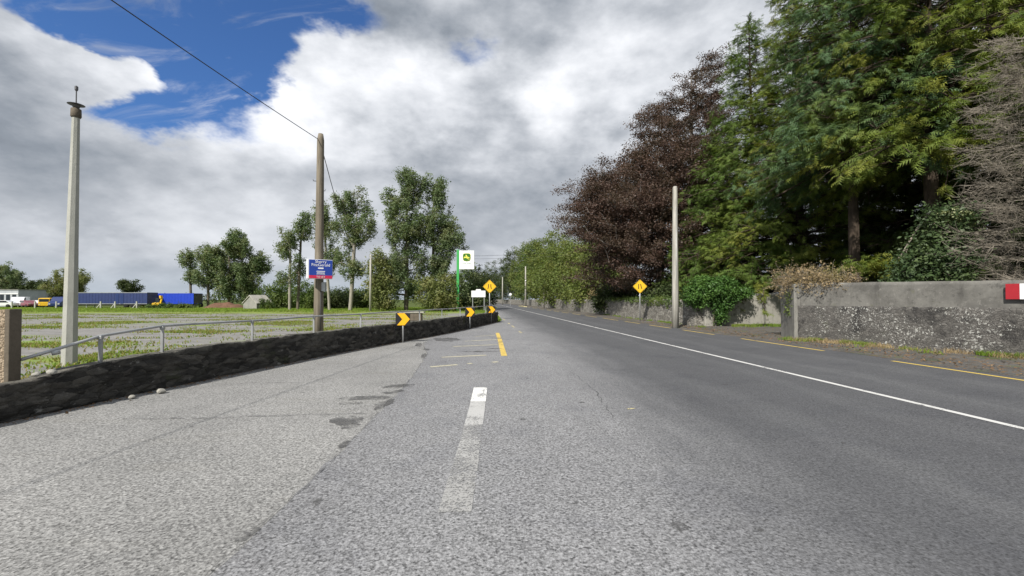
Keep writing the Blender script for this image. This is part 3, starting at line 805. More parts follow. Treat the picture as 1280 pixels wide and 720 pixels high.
place(cD, (23.2, 15.4, 0), 2.9, (1., 1., 1.05), 'green conifer towering above the dead grey branches at right edge', GC)
place(cF, (25.8, 15.6, 0), 2.2, (1.05, 1.05, 1.), 'dark conifer behind the dead grey branches at right edge', GC)
br_ = thing('fallen_bough', (16.6, 18.2, 0), 'broken bare bough with a green tip hanging in the dark gap over the wall', 'branch')
A = []; B = []; ra = []; rb = []
for (p0, pth) in (((1.2, 0, 5.4), [(.6, 0, 4.6), (-.1, -.1, 3.6), (-.7, -.2, 2.9), (-1.5, -.3, 2.7), (-2.2, -.3, 3.1)]), ((.2, 0, 4.0), [(.0, 0, 3.2), (.3, -.1, 2.6), (.8, -.2, 2.2)]), ((-.7, -.2, 2.9), [(-.5, -.2, 2.4), (0, -.3, 2.0)])):
    p = p0
    for i, q in enumerate(pth): A.append(p); B.append(q); ra.append(.05 - .007 * i); rb.append(.043 - .007 * i); p = q
Vt, Ft = frusta(A, B, ra, rb, 6); np_mesh('branch', Vt, Ft, M['dead'], br_, True)
n_ = 420; O = np.stack([-1.2 + rng.normal(size=n_) * .75, -.3 + rng.normal(size=n_) * .3, 3.05 + rng.normal(size=n_) * .16], 1); D_ = rng.normal(size=(n_, 3)) * np.array([1, .8, .25]) + np.array([-.3, -.2, -.15])
X, Y, Z = frames(D_, np.array([0, 0, 1.]) + .4 * rng.normal(size=(n_, 3))); V, F = instance(O, X, Y, Z, .3 + .15 * rng.random(n_), FR_V, FR_F)
np_mesh('foliage', V, F, M['cypress'], br_, tint=np.repeat(rng.random(n_), len(FR_F)))

# dead tree at the far right
def dead_tree(loc, H, label):
    t = thing('dead_conifer', loc, label, 'tree')
    A = []; B = []; ra = []; rb = []
    for i in range(10): A.append((0, 0, H * i / 10)); B.append((0, 0, H * (i + 1) / 10)); ra.append(.2 * (1 - i / 10) + .02); rb.append(.2 * (1 - (i + 1) / 10) + .02)
    Vt, Ft = frusta(A, B, ra, rb, 8); np_mesh('trunk', Vt, Ft, M['bark_mid'], t, True)
    A = []; B = []; ra = []; rb = []
    for b in range(290):
        f = (b + rng.random()) / 290; h = 1.0 + (H - 1.5) * f
        az = rng.random() * 6.28; L = (2.55 * (1 - f * .5)) * (.55 + .55 * rng.random())
        d = np.array([math.cos(az), math.sin(az), .15 + .2 * rng.normal()]); p = np.array([0, 0, h]); n = 8
        r0 = .016 * (1 - f * .4)
        for i in range(n):
            d = d + rng.normal(size=3) * .1 + np.array([0, 0, -.05 + .018 * i]); d /= np.linalg.norm(d)
            q = p + d * L / n; A.append(p); B.append(q); ra.append(r0 * (1 - .85 * i / n)); rb.append(r0 * (1 - .85 * (i + 1) / n))
            if i > 0:
                for k in range(6):
                    td = d * .8 + rng.normal(size=3) * np.array([.6, .6, .28]) + np.array([0, 0, .02]); td /= np.linalg.norm(td); tl = (.3 + .6 * rng.random()) * L / 2.5; tp = q
                    for e in range(3):
                        td = td + rng.normal(size=3) * .2; td /= np.linalg.norm(td); tq = tp + td * tl / 3
                        A.append(tp); B.append(tq); ra.append(.006 - .0012 * e); rb.append(.005 - .0014 * e); tp = tq
            p = q
    Vt, Ft = frusta(A, B, ra, rb, 3); np_mesh('dead_branches', Vt, Ft, M['dead'], t)
    return t
dead_tree((16.6, 13.6, 0), 10.6, 'bare dead conifer with fans of grey twigs at the right edge')

# ------------------------------------------------------------------ copper beeches, shrubs
broadleaf('copper_beech', (13.6, 39.5, 0), 'broad dark purple-brown beech overhanging the stone wall and road', 'copper beeches',
          [((0, 0, 5.5), (8.4, 6.5, 3.6), 260), ((-.5, 0, 9.5), (7.2, 6, 3.8), 260), ((1, 0, 13), (5.2, 5, 3.5), 160), ((-4.5, -2, 8.5), (3.8, 4, 3.4), 110), ((0, 0, 16.2), (2.4, 2.2, 2.4), 36), ((-5, 0, 12.6), (1.6, 1.6, 1.6), 16)], 17, M['beech'], M['beech_bark'], 110, .6, .125, r0=.42, clear=.08, up=.3, tip=.012, flat=.6, plume='out')
broadleaf('copper_beech', (18.3, 43.5, 0), 'taller purple-brown beech whose thin top stands beside the pointed conifer', 'copper beeches',
          [((0, 0, 17), (4.2, 4, 4.5), 120), ((0, 0, 12), (5.5, 5, 5), 120), ((.6, 0, 22.3), (2.0, 2, 3.2), 55), ((-2.6, 0, 20.2), (1.5, 1.5, 1.8), 24), ((1.4, 0, 25.3), (.9, .9, 1.3), 10)], 26, M['beech'], M['beech_bark'], 90, .5, .125, r0=.36, clear=.15, up=.3, tip=.012, flat=.6, plume='out')

def bush(name, loc, label, ells, mat, per=70, rc=.4, size=.12, group=None, h=None, up=.5, r0=.05, cat='shrub', bm_='bark_mid'):
    hh = h or max(c[2] for c, r_, n in ells)
    return broadleaf(name, loc, label, group, ells, hh, mat, M[bm_], per, rc, size, r0=r0, clear=.1, up=up, cat=cat, tip=.006)
bush('ivy_bush', (11.85, 25.25, 0), 'glossy green ivy bush spilling over the concrete pier at the gateway', [((.0, .1, 2.2), (1.5, .9, .85), 170), ((-1.1, .1, 1.75), (.9, .6, .6), 60), ((1.3, .2, 1.95), (1.05, .5, .34), 55), ((.45, -.05, 1.4), (.7, .35, .4), 40), ((.32, -.12, .75), (.22, .14, .5), 14)], M['ivy'], 85, .3, .105, up=.55)
bush('holly_bush', (15.2, 15.3, 0), 'dark glossy evergreen bush with pale flower heads left of the dead branches', [((0, 0, 2.6), (1.3, 1.0, 1.6), 150), ((.2, -.2, 4.2), (.8, .7, .8), 40), ((-.9, 0, 1.9), (.9, .8, .9), 50)], M['holly'], 95, .4, .10, up=.4, h=4.6)
V, F, tn = leaves(ell_points([((15.4, 14.7, 4.4), (.55, .35, .5), 16)]), 40, .12, .07, .6)
fo = np_mesh('blossom', V, F, M['flower'], None, tint=tn)
hb = bpy.data.objects['holly_bush']; fo.parent = hb; fo.matrix_parent_inverse = Matrix.Translation(-hb.location)
GU = 'dark undergrowth behind the right-hand walls'
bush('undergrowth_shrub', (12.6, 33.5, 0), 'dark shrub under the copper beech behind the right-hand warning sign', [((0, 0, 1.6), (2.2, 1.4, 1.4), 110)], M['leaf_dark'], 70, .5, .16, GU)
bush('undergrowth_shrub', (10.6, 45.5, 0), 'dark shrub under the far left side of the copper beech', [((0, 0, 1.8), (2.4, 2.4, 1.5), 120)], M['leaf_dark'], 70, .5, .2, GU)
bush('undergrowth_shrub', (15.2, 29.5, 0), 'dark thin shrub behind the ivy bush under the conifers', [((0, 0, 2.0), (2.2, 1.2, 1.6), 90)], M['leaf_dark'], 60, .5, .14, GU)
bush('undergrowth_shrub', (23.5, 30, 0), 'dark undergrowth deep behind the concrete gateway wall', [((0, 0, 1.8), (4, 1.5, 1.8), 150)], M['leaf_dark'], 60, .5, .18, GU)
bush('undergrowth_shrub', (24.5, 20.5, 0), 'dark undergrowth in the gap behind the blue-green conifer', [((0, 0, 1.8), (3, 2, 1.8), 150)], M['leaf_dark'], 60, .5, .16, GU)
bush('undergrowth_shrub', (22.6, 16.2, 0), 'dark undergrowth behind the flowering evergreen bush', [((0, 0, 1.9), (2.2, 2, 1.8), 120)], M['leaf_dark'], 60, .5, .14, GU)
# ivy along the top of the stone wall
iv = []
for y in np.arange(25.8, 44, .22):
    x = np.interp(y, [p[1] for p in SW], [p[0] for p in SW])
    k = max(.15, 1 - (y - 26) / 19)
    for q in range(int(1 + 3 * k)): iv.append((x + .18 + rng.normal() * .14, y + rng.normal() * .12, 1.62 - abs(rng.normal()) * .28 * k + .12 * k))
V, F, tn = leaves(np.array(iv), 55, .26, .10, .5)
tag(np_mesh('ivy', V, F, M['leaf_hedge'], tint=tn), 'ragged ivy draped over the near end of the long stone wall', 'ivy')

# dried shrub on the pier
t = thing('dried_shrub', (11.55, 17.5, 2.1), 'dry tan twiggy shrub spilling over the end pier of the lichen-spotted wall', 'shrub')
A = []; B = []; ra = []; rb = []
for i in range(800):
    f = rng.random(); p = np.array([f * .9 - .15, -f * 1.9 + .25, .05 + .1 * rng.random()]) + rng.normal(size=3) * np.array([.14, .14, .04])
    d = np.array([rng.normal() * .8 - .35, rng.normal() * .8 - .15, .75 + .35 * rng.normal()]); L = (.65 + .6 * rng.random()) * (1 - .35 * f)
    for e in range(5):
        d = d / np.linalg.norm(d); q = p + d * L / 5; A.append(p); B.append(q); ra.append(.006 - .0008 * e); rb.append(.0055 - .0009 * e); p = q; d = d + rng.normal(size=3) * .3 + np.array([0, 0, -.22])
Vt, Ft = frusta(A, B, ra, rb, 3); np_mesh('twigs', Vt, Ft, M['dead'], t)
P = np.array(B)[rng.random(len(B)) < .55] + rng.normal(size=3) * .02
V, F, tn = leaves(P, 5, .09, .055, .2); np_mesh('dry_leaves', V, F, M['dry_grass'], t, tint=tn)
P = np.array([(-.28 + rng.normal() * .06, -.1 + rng.normal() * .12, -.2 - 1. * rng.random() ** 1.3) for _ in range(26)])
V, F, tn = leaves(P, 16, .14, .07, .3); np_mesh('ivy', V, F, M['leaf_hedge'], t, tint=tn)

# ------------------------------------------------------------------ far trees beyond the stone wall
GF = 'roadside trees beyond the copper beech'
far = [(9.6, 56, 9.0, 3.4, 'leaf_far', 'light green bushy tree at the left foot of the copper beech'),
       (9.0, 66, 10.6, 4.0, 'leaf_far', 'yellow-green rounded tree beyond the stone wall, second from the copper beech'),
       (7.0, 76, 11.5, 4.4, 'leaf_far', 'light green spreading tree behind the distant roadside pole'),
       (7.2, 92, 15.0, 5., 'leaf_far', 'taller light green tree rising behind the distant roadside pole'),
       (5.4, 112, 16.5, 5.0, 'leaf_far', 'light green full tree beyond the distant roadside pole'),
       (4.6, 132, 18.5, 5.2, 'leaf_hedge', 'mid green full tree left of the distant roadside pole'),
       (2.6, 152, 20.5, 5.5, 'leaf_far', 'tallest light green tree of the far bank, left of the roadside pole'),
       (-2.2, 176, 21.0, 6.5, 'leaf_dark', 'dark green tall tree behind the last bend of the road'),
       (-9.0, 198, 19.0, 9.0, 'leaf_dark', 'dark green tree closing the view down the road'),
       (-17., 218, 15.5, 9.0, 'leaf_dark', 'farthest dark tree, just right of the left-hand yellow diamond sign'),
       (12.5, 74, 13.5, 4.5, 'leaf_hedge', 'mid green tree behind the rounded yellow-green one')]
for x, y, h, r_, mt, lb in far:
    h *= 1.12
    broadleaf('roadside_tree', (x + 1.2 + .30 * r_, y, 0), lb, GF, [((0, 0, h * .62), (r_, r_, h * .36), 130), ((-.3 * r_, 0, h * .35), (r_ * 1.0, r_, h * .3), 110), ((.3 * r_, -.2 * r_, h * .3), (r_ * .9, r_, h * .28), 60)], h, M[mt], M['bark_mid'], 75, 1.1, .34 if y > 90 else .27, r0=.25, clear=.08, up=.35)
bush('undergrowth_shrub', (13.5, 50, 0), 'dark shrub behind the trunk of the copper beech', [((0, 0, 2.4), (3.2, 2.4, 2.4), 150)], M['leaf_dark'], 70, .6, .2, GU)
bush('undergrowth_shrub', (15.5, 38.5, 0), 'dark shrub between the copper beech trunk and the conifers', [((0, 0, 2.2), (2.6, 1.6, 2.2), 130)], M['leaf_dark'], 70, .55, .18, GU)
bush('bramble', (10.3, 52, 0), 'brownish bramble clump on the stone wall left of the copper beech', [((0, 0, 1.9), (.9, 2.2, 1.0), 70)], M['dry_grass'], 50, .5, .16)

# ------------------------------------------------------------------ left-hand trees
GP = 'poplars behind the gravel yard'
def poplar(px, Y, h, parts, label, lean=(0, 0), barkm='bark_pale', mat='leaf_poplar', per=62, r0=.22, size=.21, clear=.3, rc=.5):
    x = (px - 640) / 537 * Y
    return broadleaf('poplar', (x, Y, 0), label, GP, parts, h, M[mat], M[barkm], per, rc, size, lean, r0, clear, .35, plume=True)
poplar(362, 66, 13.2, [((-.3, 0, 11.2), (1.1, 1.2, 1.9), 20), ((-1., 0, 8.8), (1.4, 1.3, 1.3), 18), ((.3, 0, 6.3), (1.1, 1, 1.5), 10), ((-.6, 0, 4.4), (1.1, 1, .9), 8)], 'slim sparse poplar farthest left of the yard row, with thin tufted crown')
poplar(372, 68, 14.8, [((.8, 0, 12.8), (1.1, 1.2, 2.0), 24), ((.2, 0, 10.0), (1.3, 1.2, 1.5), 18), ((0, 0, 6.), (1.2, 1, 2.2), 18)], 'slim poplar just left of the utility pole', (.6, 0), 'bark_mid')
poplar(412, 65, 15.8, [((-.8, 0, 13.2), (1.7, 1.5, 2.3), 38), ((-.6, 0, 10.), (1.7, 1.5, 1.6), 26), ((.3, 0, 6.8), (1.4, 1.2, 1.8), 22)], 'poplar with pale trunk showing just right of the utility pole', (-1., 0))
poplar(438, 63, 17.6, [((.3, 0, 14.9), (2.7, 2., 2.2), 70), ((.6, 0, 11.8), (3.2, 2.2, 2.2), 80), ((-.7, 0, 8.6), (2.4, 1.8, 2.0), 46), ((.3, 0, 5.8), (1.8, 1.5, 1.4), 20)], 'full-crowned poplar on a bent pale trunk right of the blue letting board', (.9, 0), r0=.3)
poplar(508, 62, 20.6, [((.6, 0, 17.9), (1.9, 1.8, 2.4), 56), ((-.6, 0, 14.6), (3., 2.2, 2.6), 80), ((.2, 0, 10.6), (3.8, 2.4, 2.8), 110), ((-1., 0, 6.3), (3.8, 2.4, 2.6), 95), ((-.6, 0, 3.2), (3.8, 2.4, 1.8), 70)], 'tallest poplar, dense to the ground, left of the green sign post', r0=.34, clear=.1, barkm='bark_mid')
poplar(541, 63.5, 19.3, [((.4, 0, 16.6), (1.8, 1.6, 2.5), 48), ((1.2, 0, 12.6), (2.6, 2., 2.6), 66), ((2.2, 0, 9.4), (2.9, 2.2, 2.2), 70), ((1, 0, 5.5), (3.2, 2.2, 2.8), 90)], 'second tallest poplar with spreading right side, next to the green sign', r0=.3, clear=.1, barkm='bark_mid')
GB = 'bushes under the poplars'
def lowbush(px, Y, w, h, mat, label, n=80, size=.26):
    x = (px - 640) / 537 * Y
    bush('willow_bush', (x, Y, 0), label, [((0, 0, h * .5), (w, w * .7, h * .5), n), ((w * .3, 0, h * .3), (w * .9, w * .7, h * .3), n // 2)], M[mat], 65, .75, size, GB, h=h * .9, up=.35)
lowbush(474, 60, 2.0, 8.6, 'leaf_willow', 'olive willow bush with long pale foliage left of the tallest poplar', 95)
lowbush(545, 59, 3.0, 5.2, 'leaf_willow', 'rounded olive bush in front of the second tallest poplar', 100)
lowbush(583, 63, 2.6, 6.8, 'leaf_poplar', 'green bush behind the green sign post', 100)
lowbush(599, 72, 2.2, 7.0, 'leaf_dark', 'dark bush at the right end of the poplar group', 80)
lowbush(348, 78, 3.4, 5.0, 'leaf_hedge', 'low dark bush at the left end of the poplar row', 100)
lowbush(385, 76, 3.6, 4.6, 'leaf_hedge', 'low dark bush behind the utility pole', 100)
lowbush(420, 78, 4.2, 4.0, 'leaf_dark', 'low dark bush right of the letting board', 100)
lowbush(455, 80, 4.2, 3.6, 'leaf_hedge', 'low bush behind the grey pole among the poplars', 100)

GL = 'trees behind the blue trailers'
def ltree(px, Y, h, parts, label, mat='leaf_poplar', size=.36, clear=.25, per=70):
    x = (px - 640) / 537 * Y
    broadleaf('field_tree', (x, Y, 0), label, GL, parts, h, M[mat], M['bark_mid'], per, .62, size * .75, (0, 0), .25, clear, .35, plume=True)
ltree(238, 92, 11.6, [((0, 0, 9.6), (1.6, 1.6, 1.9), 26), ((.3, 0, 6.2), (1.1, 1, 1.8), 14)], 'small slim tree right of the bright blue trailer')
ltree(260, 88, 12.6, [((.3, 0, 9.5), (2.4, 2, 3.), 50), ((-.6, 0, 5.8), (2.6, 2, 2.2), 44)], 'mid-sized tree on the left side of the round tree clump')
ltree(286, 88, 15.2, [((1.2, 0, 12.2), (3., 2.5, 2.8), 80), ((-1., 0, 9.4), (3.2, 2.5, 3.), 80), ((.8, 0, 5.8), (3.6, 2.6, 2.8), 90), ((0, 0, 3), (3., 2, 1.6), 40)], 'tallest tree of the round clump left of the poplars', clear=.12)
ltree(315, 90, 12., [((.8, 0, 8.2), (2.4, 2, 2.6), 56), ((-1, 0, 6.), (3., 2.4, 3.2), 80), ((-.4, 0, 2.6), (2.4, 2, 1.6), 40)], 'lower tree on the right side of the round clump', clear=.12)
ltree(163, 120, 7.4, [((0, 0, 4.8), (2.8, 2.4, 2.2), 60)], 'small round tree peeping over the dark blue trailer', 'leaf_dark')
ltree(84, 112, 9.4, [((.5, 0, 6.2), (4.8, 3, 2.9), 120), ((-1, 0, 3.2), (5.2, 3, 2.2), 90)], 'rounded olive tree directly behind the concrete lamp column', 'leaf_willow')
ltree(8, 118, 11., [((0, 0, 7.6), (4., 3, 2.8), 90), ((-3, 0, 5), (4, 3, 2.5), 70)], 'grey-green tree above the white shed at the left edge', 'leaf_poplar')
for px, w, h, lb in ((12, 6, 5.2, 'dark hedge tree behind the grey windowed building'), (36, 5, 6.4, 'dark hedge tree behind the white shed'), (56, 5, 5.6, 'dark hedge tree behind the yellow truck')):
    ltree(px, 114, h, [((0, 0, h * .5), (w, 3, h * .5), 130)], lb, 'leaf_dark', clear=.05)
# distant hedge line on the horizon
hp = np.array([(x + rng.normal() * 3, 175 + rng.normal() * 3 + .03 * abs(x), 1.2 + 1.6 * rng.random()) for x in np.arange(-330, -20, 1.2)])
V, F, tn = leaves(hp, 50, 2., .7, .3)
tag(np_mesh('treeline', V, F, M['leaf_dark'], tint=tn), kind='stuff')
tag(bpy.data.objects['treeline'], 'dark line of hedges along the horizon behind the yard', 'hedge')

# ------------------------------------------------------------------ grass and litter
def blades(pts, h, mat, name, label, width=.02, per=1):
    n = len(pts); pts = np.asarray(pts, float)
    lean = rng.normal(size=(n, 3)) * .35; lean[:, 2] = 1
    lean /= np.linalg.norm(lean, axis=1, keepdims=True)
    a = rng.random(n) * 6.28; side = np.stack([np.cos(a), np.sin(a), 0 * a], 1) * width * (.6 + .8 * rng.random(n))[:, None]
    hh = (h * (.5 + .9 * rng.random(n)))[:, None]
    mid = pts + lean * hh * .55; tip = pts + lean * hh + rng.normal(size=(n, 3)) * np.array([.25, .25, .1]) * hh
    V = np.stack([pts - side, pts + side, mid + side * .7, mid - side * .7, tip], 1).reshape(-1, 3)
    k = np.arange(n)[:, None] * 5
    F = np.concatenate([k + np.array([[0, 1, 2]]), k + np.array([[0, 2, 3]]), k + np.array([[3, 2, 4]])], 0)
    tn = np.tile(rng.random(n), 3)
    return tag(np_mesh(name, V, F, mat, tint=tn), label, 'grass', kind='stuff')
pts = []
while len(pts) < 52000:
    y = 57 + 29 * rng.random(); x = -y * 1.25 + rng.random() * (y * 1.25 - 3)
    pts.append((x, y, -.02))
blades(pts, .16, M['grass'], 'grass', 'bright strip of grass along the far side of the gravel yard', .06)
pts = []
tries = 0
while len(pts) < 42000 and tries < 400000:
    tries += 1
    y = 8 + 48 * rng.random() ** 1.3; x = -y * 1.25 + rng.random() * y * 1.1
    if y < 31.2 and x > wx(y) - .5: continue
    if x > -3.5: continue
    if mnoise.noise((x * .16, y * .38, 8)) + .45 * mnoise.noise((x * .9, y * 1.2, 2)) + .2 * rng.normal() > .34: pts.append((x, y, -.02))
blades(pts[::2], .09, M['dry_weed'], 'dry_weeds', 'yellowing short weeds scattered over the gravel yard', .022)
blades(pts[1::2], .085, M['grass'], 'weeds', 'patches of short weeds growing through the gravel yard', .022)
pts = []
for _ in range(9000):
    t_ = rng.random(); k = int(rng.random() * 3); a, b = NW[k], NW[k + 1]; f = rng.random()
    x = a[0] + (b[0] - a[0]) * f - abs(rng.normal()) * .35; y = a[1] + (b[1] - a[1]) * f - abs(rng.normal()) * .16
    if mnoise.noise((x * 1.2, y * 1.2, 5)) > .08: pts.append((x, y, .03))
for _ in range(5200):
    x = 12.6 + rng.random() * 3.6; y = 25.2 + .155 * (x - 12.1) + .25 - abs(rng.normal()) * .5
    if mnoise.noise((x * 1.4, y * 1.4, 9)) > -.12: pts.append((x, y, .03))
for _ in range(2500):
    y = 24 + 20 * rng.random(); x = np.interp(y, [p[1] for p in SW], [p[0] for p in SW]) - abs(rng.normal()) * .2
    if mnoise.noise((x, y * .9, 4)) > .1: pts.append((x, y, .03))
blades(pts, .13, M['grass'], 'grass', 'green tufts of grass at the foot of the right-hand walls', .012)
pts = []
for _ in range(2200):
    k = int(rng.random() * 2); a, b = NW[k], NW[k + 1]; f = rng.random()
    x = a[0] + (b[0] - a[0]) * f - abs(rng.normal()) * .4; y = a[1] + (b[1] - a[1]) * f - abs(rng.normal()) * .2
    if mnoise.noise((x * .9, y * .9, 25)) > .0: pts.append((x, y, .03))
blades(pts, .14, M['dry_grass'], 'grass', 'dry brown grass at the foot of the lichen-spotted wall', .009)
pts = []
for _ in range(14000):
    y = 30.6 + 60 * rng.random(); e = (jx(y) + .06) if y < 88 else rx(1.45, y)
    pts.append((e - .1 - 3. * rng.random(), y, -.01))
blades(pts, .14, M['grass'], 'grass', 'green roadside grass beyond the end of the blackened wall', .03)
# leaf litter along the right verge
n = 2600; O = []
while len(O) < n:
    y = -2 + 32 * rng.random(); x = rx(11.3, y) + abs(rng.normal()) * 1.1 + .05
    wxr = np.interp(y, [7.4, 11.4, 14.4, 17.], [15.6, 13.75, 12.35, 11.22]) if y < 17 else 99
    if x < wxr - .05: O.append((x, y, .035 + .04 * rng.random()))
O = np.array(O); d = rng.normal(size=(n, 3)); d[:, 2] *= .25
X, Y, Z = frames(d, np.array([0, 0, 1.]) + .4 * rng.normal(size=(n, 3)))
V, F = instance(O, X, Y, Z, .04 + .04 * rng.random(n), LEAF_V, LEAF_F)
tag(np_mesh('leaf_litter', V, F, M['litter'], tint=rng.random(n)), 'brown fallen leaves and twigs along the right-hand verge', 'leaf litter', kind='stuff')
# grit and moss at the foot of the left wall
n = 2600; ys_ = 2 + 29 * rng.random(n); O = np.stack([np.array([wx(y) for y in ys_]) + .02 + np.abs(rng.normal(size=n)) * .1, ys_, np.full(n, .012)], 1)
d = rng.normal(size=(n, 3)); d[:, 2] *= .2
X, Y, Z = frames(d, np.array([0, 0, 1.]) + .3 * rng.normal(size=(n, 3)))
V, F = instance(O, X, Y, Z, .02 + .03 * rng.random(n), LEAF_V, LEAF_F)
tag(np_mesh('leaf_litter', V, F, M['litter'], tint=rng.random(n)), 'grit and dead leaves gathered at the foot of the blackened wall', 'leaf litter', kind='stuff')

# ------------------------------------------------------------------ poles and wires
lp = thing('lamp_column', (-11.0, 10.7, 0), 'tall tapered concrete column with a capped spike, behind the handrail at left', 'pole', rz=.15)
m = MB(); m.tube([(0, 0, -.1), (.02, 0, 3), (.06, 0, 6.2)], [.160, .122, .078], 8, roll=.2); m.build('column', M['concrete_pole'], lp)
m = MB(); m.tube([(.06, 0, 6.16), (.06, 0, 6.19), (.06, 0, 6.38), (.06, 0, 6.40)], [.085, .105, .10, .07], 12); m.build('cap', M['pier_edge'], lp, True)
m = MB(); m.tube([(.06, 0, 6.40), (.06, 0, 6.47), (.06, 0, 6.49), (.06, 0, 6.50)], [.05, .09, .17, .05], 16); m.build('disc', M['steel'], lp)
m = MB(); m.tube([(.06, 0, 6.48), (.06, 0, 6.86)], .013, 8); m.tube([(.06, 0, 6.84), (.06, 0, 6.87), (.06, 0, 6.95), (.06, 0, 6.97)], [.02, .035, .035, .015], 10); m.build('spike', M['steel'], lp)

def pole_bits(parent, zs, r_):
    for i, z in enumerate(zs):
        s = 1 if i % 2 else -1; m = MB()
        m.tube([(s * r_ * .6, 0, z), (s * (r_ + .08), -.02, z + .01), (s * (r_ + .085), -.02, z + .06)], .013, 6); m.build('step_iron', M['steel'], parent)
up = thing('utility_pole', (-6.75, 15.0, 0), 'brown weathered timber utility pole carrying the blue letting board', 'pole')
m = MB(); m.tube([(0, 0, -.1), (.0, 0, 1.5), (.015, 0, 4.2), (.03, 0, 7.2), (.035, 0, 7.42)], [.165, .155, .135, .115, .08], 14); m.build('pole', M['timber'], up, True)
pole_bits(up, [4.3, 4.65, 5.05, 5.4, 5.75], .13)
m = MB(); m.box((.18, -.02, 2.05), (.16, .12, .32)); m.build('junction_box', M['galv'], up, bevel=.01)
m = MB(); m.tube([(.10, -.09, 2.2), (.085, -.1, 4.), (.06, -.1, 7.)], .012, 6); m.tube([(.10, -.1, .1), (.12, -.1, 1.9)], .018, 6); m.build('conduit', M['cable'], up, True)

up2 = thing('utility_pole', (9.2, 24.2, 0), 'pale grey timber utility pole on the right verge next to the ivy bush', 'pole')
m = MB(); m.tube([(0, 0, -.1), (0, 0, 2), (.01, 0, 5), (.02, 0, 7.9), (.02, 0, 8.0)], [.19, .175, .15, .125, .09], 14); m.build('pole', M['timber_grey'], up2, True)
pole_bits(up2, [5.2, 5.6, 6.0, 6.4, 6.8], .14)
m = MB(); m.tube([(.02, -.16, .1), (.0, -.17, 3), (.02, -.15, 6.8)], .016, 6); m.build('conduit', M['galv'], up2, True)

def simple_pole(x, y, h, r_, label, mt, ins=False):
    o = thing('utility_pole', (x, y, 0), label, 'pole', 'distant roadside poles')
    m = MB(); m.tube([(0, 0, -.1), (0, 0, h)], [r_, r_ * .65], 10); m.build('pole', M[mt], o, True)
    if ins:
        m = MB(); m.tube([(0, -r_ - .02, h * .62), (0, -r_ - .02, h * .62 + .35)], .12, 10); m.build('insulator', M['white'], o, True)
    return o
simple_pole((657 - 640) / 537 * 98, 98, 9.2, .20, 'grey roadside pole with a white box beyond the stone wall', 'timber_grey', True)
simple_pole(5.95, 80, 5.4, .14, 'short grey pole half hidden in the light green trees', 'timber_grey')
simple_pole(-2.7, 122, 8.0, .18, 'farthest thin pole at the bend of the road', 'timber_grey')
simple_pole((463 - 640) / 537 * 58, 58, 7.7, .17, 'slim grey pole standing among the poplars', 'timber_grey')

def wire(pts, r_, label, sag=.0, seg=24):
    a, b = Vector(pts[0]), Vector(pts[1]); P = []
    for i in range(seg + 1):
        f = i / seg; p = a.lerp(b, f); p.z -= sag * 4 * f * (1 - f); P.append(p)
    m = MB(); m.tube(P, r_, 5); return tag(m.build('overhead_cable', M['cable'], smooth=True), label, 'cable')
wire([(-6.76, 14.95, 7.2), (-9.6, -14, 8.6)], .012, 'dark cable running from the brown pole top over the forecourt to upper left', .5)
wire([(-6.65, 15.1, 6.7), ((463 - 640) / 537 * 58, 58, 7.5)], .014, 'thin slack cable from the brown pole back to the grey pole among poplars', 2.6)
wire([(9.22, 24.2, 7.6), (14.5, 36, 4.)], .011, 'thin cable from the pale right-hand pole down into the beech', .3)
wire([((463 - 640) / 537 * 58, 58, 7.55), (9.5, 62, 8.6)], .016, 'upper of two thin cables crossing the road in the distance', .35)
wire([((463 - 640) / 537 * 58, 58, 7.2), (9.5, 62, 8.1)], .014, 'lower of two thin cables crossing the road in the distance', .35)

# ------------------------------------------------------------------ signs
tl = thing('letting_board', (-6.60, 14.72, 2.64), 'blue and red letting board with white lettering fixed to the brown pole', 'sign', rz=R(34))
m = MB(); m.box((0, 0, 0), (.80, .20, .66)); m.build('board', M['white'], tl, bevel=.006)
m = MB(); m.box((.02, -.104, .052), (.74, .01, .53)); m.build('blue_panel', M['blue'], tl)
m = MB(); m.box((.02, -.104, -.265), (.74, .01, .10)); m.build('red_panel', M['sign_red'], tl)
text('lettering', 'Sherry', .135, M['white'], tl, (.02, -.112, .25), width=1.0)
text('lettering', 'FitzGerald', .135, M['white'], tl, (.02, -.112, .14), width=1.05)
m = MB(); m.box((.02, -.112, .03), (.17, .006, .045)); m.box((.02, -.112, -.075), (.27, .006, .022)); m.box((.02, -.112, -.13), (.25, .006, .022)); m.box((.02, -.112, -.17), (.27, .006, .014)); m.build('small_print', M['white'], tl)
text('lettering', 'TO LET', .085, M['white'], tl, (.02, -.112, -.265))

dx = (572 - 640) / 537 * 59
ts = thing('totem_sign', (dx, 59, 0), 'white roadside sign with green and yellow emblem on a tall green post', 'sign')
m = MB(); m.box((.04, 0, 4.2), (.34, .26, 8.5)); m.build('post', M['green'], ts, bevel=.02)
m = MB(); m.box((1.26, -.02, 7.05), (2.04, .30, 2.55)); m.build('board', M['white'], ts, bevel=.02)
